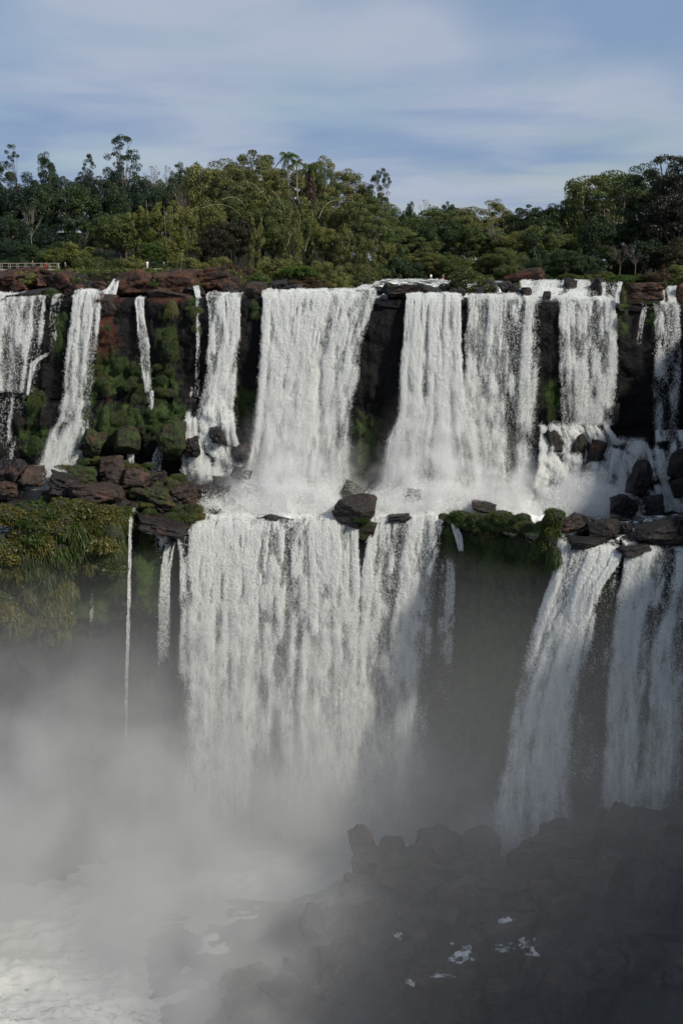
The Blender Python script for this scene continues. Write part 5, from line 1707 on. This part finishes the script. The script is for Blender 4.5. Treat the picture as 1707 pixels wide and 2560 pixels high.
# ------------------------------------------------------------------ walkway and visitors
def box(bm, cx, cy_, cz_, sx, sy, sz):
    r = bmesh.ops.create_cube(bm, size=1.0)
    for v in r['verts']:
        v.co = Vector((cx + v.co.x * sx, cy_ + v.co.y * sy, cz_ + v.co.z * sz))


def bm_obj(name, fn, mat, parent=None, bevel=0.02):
    bm = bmesh.new()
    fn(bm)
    if bevel:
        bmesh.ops.bevel(bm, geom=list(bm.edges), offset=bevel, segments=1, affect='EDGES')
    me = bpy.data.meshes.new(name)
    bm.to_mesh(me)
    bm.free()
    return obj(name, me, mat, parent)


WY = 296.0


def build_walkway():
    xa, _, za = P(-140, 673, WY)
    xb, _, zb = P(150, 675, WY)
    xa, xb, za = float(xa), float(xb), float(za)
    t = thing('walkway', 'raised visitor walkway with steel railing on pale concrete beams above red rocks', 'walkway', (xa, WY, za))
    L_ = xb - xa
    bm_obj('deck', lambda b: box(b, L_ / 2, 0, -.12, L_, 1.6, .22), M['concrete'], t)
    bm_obj('beam', lambda b: box(b, L_ * .28, -.55, -.62, L_ * .5, .3, .5), M['concrete'], t)
    for yy, nm in ((-.75, 'handrail'), (.75, 'handrail')):
        bm_obj(nm, lambda b: box(b, L_ / 2, yy, 1.28, L_, .14, .16), M['steel'], t)
        bm_obj('middle_rail', lambda b: box(b, L_ / 2, yy, .62, L_, .07, .08), M['steel'], t)
        for k in range(15):
            bm_obj('post', lambda b: box(b, .4 + k * (L_ - .8) / 14, yy, .6, .12, .10, 1.2), M['steel'], t)
    for k in range(5):
        bm_obj('support', lambda b: box(b, 1.5 + k * 5.2, 0, -2.0, .55, .8, 3.3), M['concrete'], t)
    # the far end seen again behind the bushes
    xa2, _, za2 = P(352, 671, 298.)
    t2 = thing('walkway', 'short visible end of the walkway, a pale slab in the bushes', 'walkway', (float(xa2), 298., float(za2)))
    bm_obj('deck', lambda b: box(b, 2.8, 0, -.1, 5.6, 1.6, .2), M['concrete'], t2)
    bm_obj('support', lambda b: box(b, 2.8, 0, -1.2, .5, .7, 2.0), M['concrete'], t2)
    return za, float(za2)


def skin_mesh(name, verts, edges, radii, mat, parent, root=0):
    bm = bmesh.new()
    ly = bm.verts.layers.skin.verify()
    vs = [bm.verts.new(v) for v in verts]
    for a, b in edges:
        bm.edges.new((vs[a], vs[b]))
    for i, v in enumerate(vs):
        v[ly].radius = (radii[i], radii[i])
        v[ly].use_root = (i == root)
    me = bpy.data.meshes.new(name)
    bm.to_mesh(me)
    bm.free()
    o = obj(name, me, mat, parent)
    sk = o.modifiers.new('skin', 'SKIN')
    sk.use_smooth_shade = True
    sb = o.modifiers.new('smooth', 'SUBSURF')
    sb.levels = sb.render_levels = 1
    return o


def person(x, y, z, rot, shirt, trousers, label, lean=0.0, hat=None):
    """one continuous body with clothes and hair on it, arm resting forward on the rail"""
    t = thing('person', label, 'person', (x, y, z), rot)
    #        pelvis      belly        chest        neck         chin          crown
    V = [(0, 0, .92), (0, lean * .3, 1.1), (0, lean * .8, 1.32), (0, lean, 1.46), (0, lean - .03, 1.54), (0, lean - .02, 1.66),
         (-.19, lean * .8, 1.38), (-.25, lean - .04, 1.12), (-.22, lean - .26, 1.02), (-.21, lean - .35, 1.03),
         (.19, lean * .8, 1.38), (.25, lean - .02, 1.12), (.24, lean - .16, .93), (.24, lean - .2, .86),
         (-.10, 0, .86), (-.11, -.02, .48), (-.11, .03, .09), (-.11, -.13, .03), (.10, 0, .86), (.11, .02, .48), (.12, .08, .09), (.12, -.08, .03)]
    E = [(0, 1), (1, 2), (2, 3), (3, 4), (4, 5), (2, 6), (6, 7), (7, 8), (8, 9), (2, 10), (10, 11), (11, 12), (12, 13), (0, 14), (14, 15), (15, 16), (16, 17), (0, 18), (18, 19), (19, 20), (20, 21)]
    Rr = [.14, .13, .15, .06, .085, .085, .06, .045, .035, .04, .06, .045, .035, .04, .09, .06, .04, .035, .09, .06, .04, .035]
    skin_mesh('body', V, E, Rr, M['skin'], t)
    skin_mesh('shirt', [V[0], V[1], V[2], V[6], V[7], V[10], V[11]], [(0, 1), (1, 2), (2, 3), (3, 4), (2, 5), (5, 6)], [.165, .155, .175, .085, .065, .085, .065], M[shirt], t, 1)
    skin_mesh('trousers', [V[0], V[14], V[15], V[16], V[18], V[19], V[20]], [(0, 1), (1, 2), (2, 3), (0, 4), (4, 5), (5, 6)], [.16, .11, .08, .06, .11, .08, .06], M[trousers], t)
    bm = bmesh.new()
    bmesh.ops.create_icosphere(bm, subdivisions=2, radius=.115)
    for v in bm.verts:
        v.co = Vector((v.co.x, v.co.y * 1.05 + lean + .02, v.co.z * .9 + 1.67))
    me = bpy.data.meshes.new('hair')
    bm.to_mesh(me)
    bm.free()
    obj('hair' if not hat else 'hat', me, M[hat or 'hair'], t)


def build_people():
    za, za2 = build_walkway()
    for px, Y, z, rot, sh, tr, lab, hat in [
        (83, WY + .2, za + .25, .4, 'cloth_black', 'cloth_black', 'visitor in black standing at the railing beside the bare pole', None),
        (116, WY - .2, za - .1, -.3, 'cloth_red', 'cloth_red', 'visitor in a red poncho leaning on the railing', None),
        (147, WY + .3, za - .6, 1.2, 'cloth_blue', 'cloth_grey', 'visitor in blue and white half hidden by bushes past the red poncho', 'cloth_white'),
        (164, WY + .6, za - .3, 2.2, 'cloth_grey', 'cloth_black', 'visitor in grey with a white hat, last on the railing', 'cloth_white'),
        (369, 297.6, za2, .2, 'cloth_white', 'cloth_white', 'visitor dressed in white on the short walkway slab', None),
        (410, 297.9, za2 - .35, 1.0, 'cloth_black', 'cloth_black', 'visitor in dark clothes with a white hat before the dark bushes', 'cloth_white'),
        (1077, 303., None, .3, 'cloth_white', 'cloth_grey', 'visitor in a white shirt at the low bank beyond the rapids', None),
        (1108, 303., None, -.8, 'cloth_grey', 'cloth_red', 'visitor in grey and red crouched by the lone bush beyond the rapids', None),
    ]:
        x = float(P(px, 665, Y)[0])
        if z is None:
            z = float(P(px, 703, Y)[2])
        person(x, Y, z, rot + math.pi * 0, sh, tr, lab, hat=hat)


build_people()


# ------------------------------------------------------------------ mist of the falls
def vol_box(name, x0, x1, y0, y1, z0, z1, mat):
    v = [(x, y, z) for x in (x0, x1) for y in (y0, y1) for z in (z0, z1)]
    f = [(0, 1, 3, 2), (4, 6, 7, 5), (0, 4, 5, 1), (2, 3, 7, 6), (0, 2, 6, 4), (1, 5, 7, 3)]
    return obj(name, make_mesh(name, np.array(v, float), np.array(f), False), mat)


def mat_mist(name, blobs, base, noise_scale, step_rate, lo=.40, hi=.72, floor=.25, aniso=0.25, color=(0.97, 0.975, 0.98), zrange=None):
    """density = base + sum of soft blobs, broken up by billowing noise. blobs: (x, y, z, rx, ry, rz, density)"""
    m, N, L, out = mat_new(name)
    geo = N.new('ShaderNodeNewGeometry')
    pos = geo.outputs['Position']
    tot = None
    for (x, y, z, rx, ry, rz, d) in blobs:
        mp = node(N, L, 'ShaderNodeMapping', {'Vector': pos, 'Location': (-x / rx, -y / ry, -z / rz), 'Scale': (1 / rx, 1 / ry, 1 / rz)})
        ln = node(N, L, 'ShaderNodeVectorMath', {0: mp.outputs[0]}, operation='LENGTH')
        mr = node(N, L, 'ShaderNodeMapRange', {'Value': ln.outputs['Value'], 'From Min': 1.0, 'From Max': 0.0, 'To Min': 0.0, 'To Max': d}, interpolation_type='SMOOTHSTEP')
        if tot is None:
            tot = mr.outputs[0]
        else:
            tot = node(N, L, 'ShaderNodeMath', {0: tot, 1: mr.outputs[0]}, operation='ADD').outputs[0]
    n1 = node(N, L, 'ShaderNodeTexNoise', {'Vector': pos, 'Scale': noise_scale, 'Detail': 3.0, 'Roughness': 0.55, 'Distortion': 0.3})
    mr = node(N, L, 'ShaderNodeMapRange', {'Value': n1.outputs[0], 'From Min': lo, 'From Max': hi, 'To Min': floor, 'To Max': 1.6}, interpolation_type='SMOOTHSTEP')
    den = node(N, L, 'ShaderNodeMath', {0: tot, 1: mr.outputs[0], 2: base}, operation='MULTIPLY_ADD')
    pv = node(N, L, 'ShaderNodeVolumePrincipled', {'Color': (*color, 1), 'Density': den.outputs[0], 'Anisotropy': aniso})
    L.new(pv.outputs[0], out.inputs['Volume'])
    m.cycles.volume_step_rate = step_rate
    return m


def build_mist():
    # (x, y, z) with z above the pool
    low = mat_mist('gorge_mist', [
        (-52, 226, 0, 44, 46, 60, .060),
        (-18, 232, 0, 46, 32, 48, .058),
        (-34, 204, 0, 34, 42, 30, .055),
        (-8, 192, 0, 34, 38, 26, .120),
        (4, 236, 2, 40, 20, 36, .080),
        (-28, 178, 0, 30, 30, 18, .06),
        (27, 216, 9, 13, 9, 16, .15),
        (50, 214, 12, 16, 9, 15, .12),
        (-66, 215, 0, 28, 56, 60, .045),
    ], .0025, .075, .40, lo=.34, hi=.68, floor=.26, aniso=0.0, color=(0.765, 0.77, 0.765))
    struct(vol_box('mist', -96, 72, 128, 246.4, -1, 63, low), 'stuff', 'pale mist rising in the gorge under the lower falls')
    up = mat_mist('terrace_spray', [
        (-10.5, 256, 65, 19, 10, 16, .38),
        (-8, 257, 66, 18, 9, 30, .09),
        (18, 256, 65, 18, 10, 16, .38),
        (22, 258, 66, 20, 8, 32, .09),
        (34, 256, 65, 12, 9, 14, .25),
        (49, 255, 65, 12, 9, 13, .28),
        (-26, 256, 65, 10, 8, 14, .08),
        (-56, 255, 66, 10, 9, 14, .10),
    ], 0.0, .20, .3, lo=.42, hi=.60, floor=.06, aniso=0.0)
    struct(vol_box('spray', -74, 70, 246.6, 266.4, 66, 100, up), 'stuff', 'white spray boiling up from the terrace under the upper falls')


build_mist()


def build_undergrowth():
    """low leafy cover on the banks, too mixed to count"""
    rs = np.random.RandomState(5)
    n = 2600
    x = rs.uniform(-74, 74, n)
    y = 278 + 52 * rs.rand(n) ** 1.3
    z = upland_z(x, y)
    px, py = pix(x, y, z)
    isl = z - (lip_z(x) - 1.0)
    k = isl > 2.2
    C = np.stack([x[k], y[k], z[k] + .3], 1)
    v = leaf_cloud(rs, C, rs.uniform(.6, 1.6, len(C)), 34, .42, flat=.7, up=.4)
    o = obj('undergrowth', make_mesh('undergrowth', v[0], v[1], False, {'tone': v[2]}), M['leaf_mid'])
    struct(o, 'stuff', 'low green undergrowth covering the banks below the trees')


build_undergrowth()
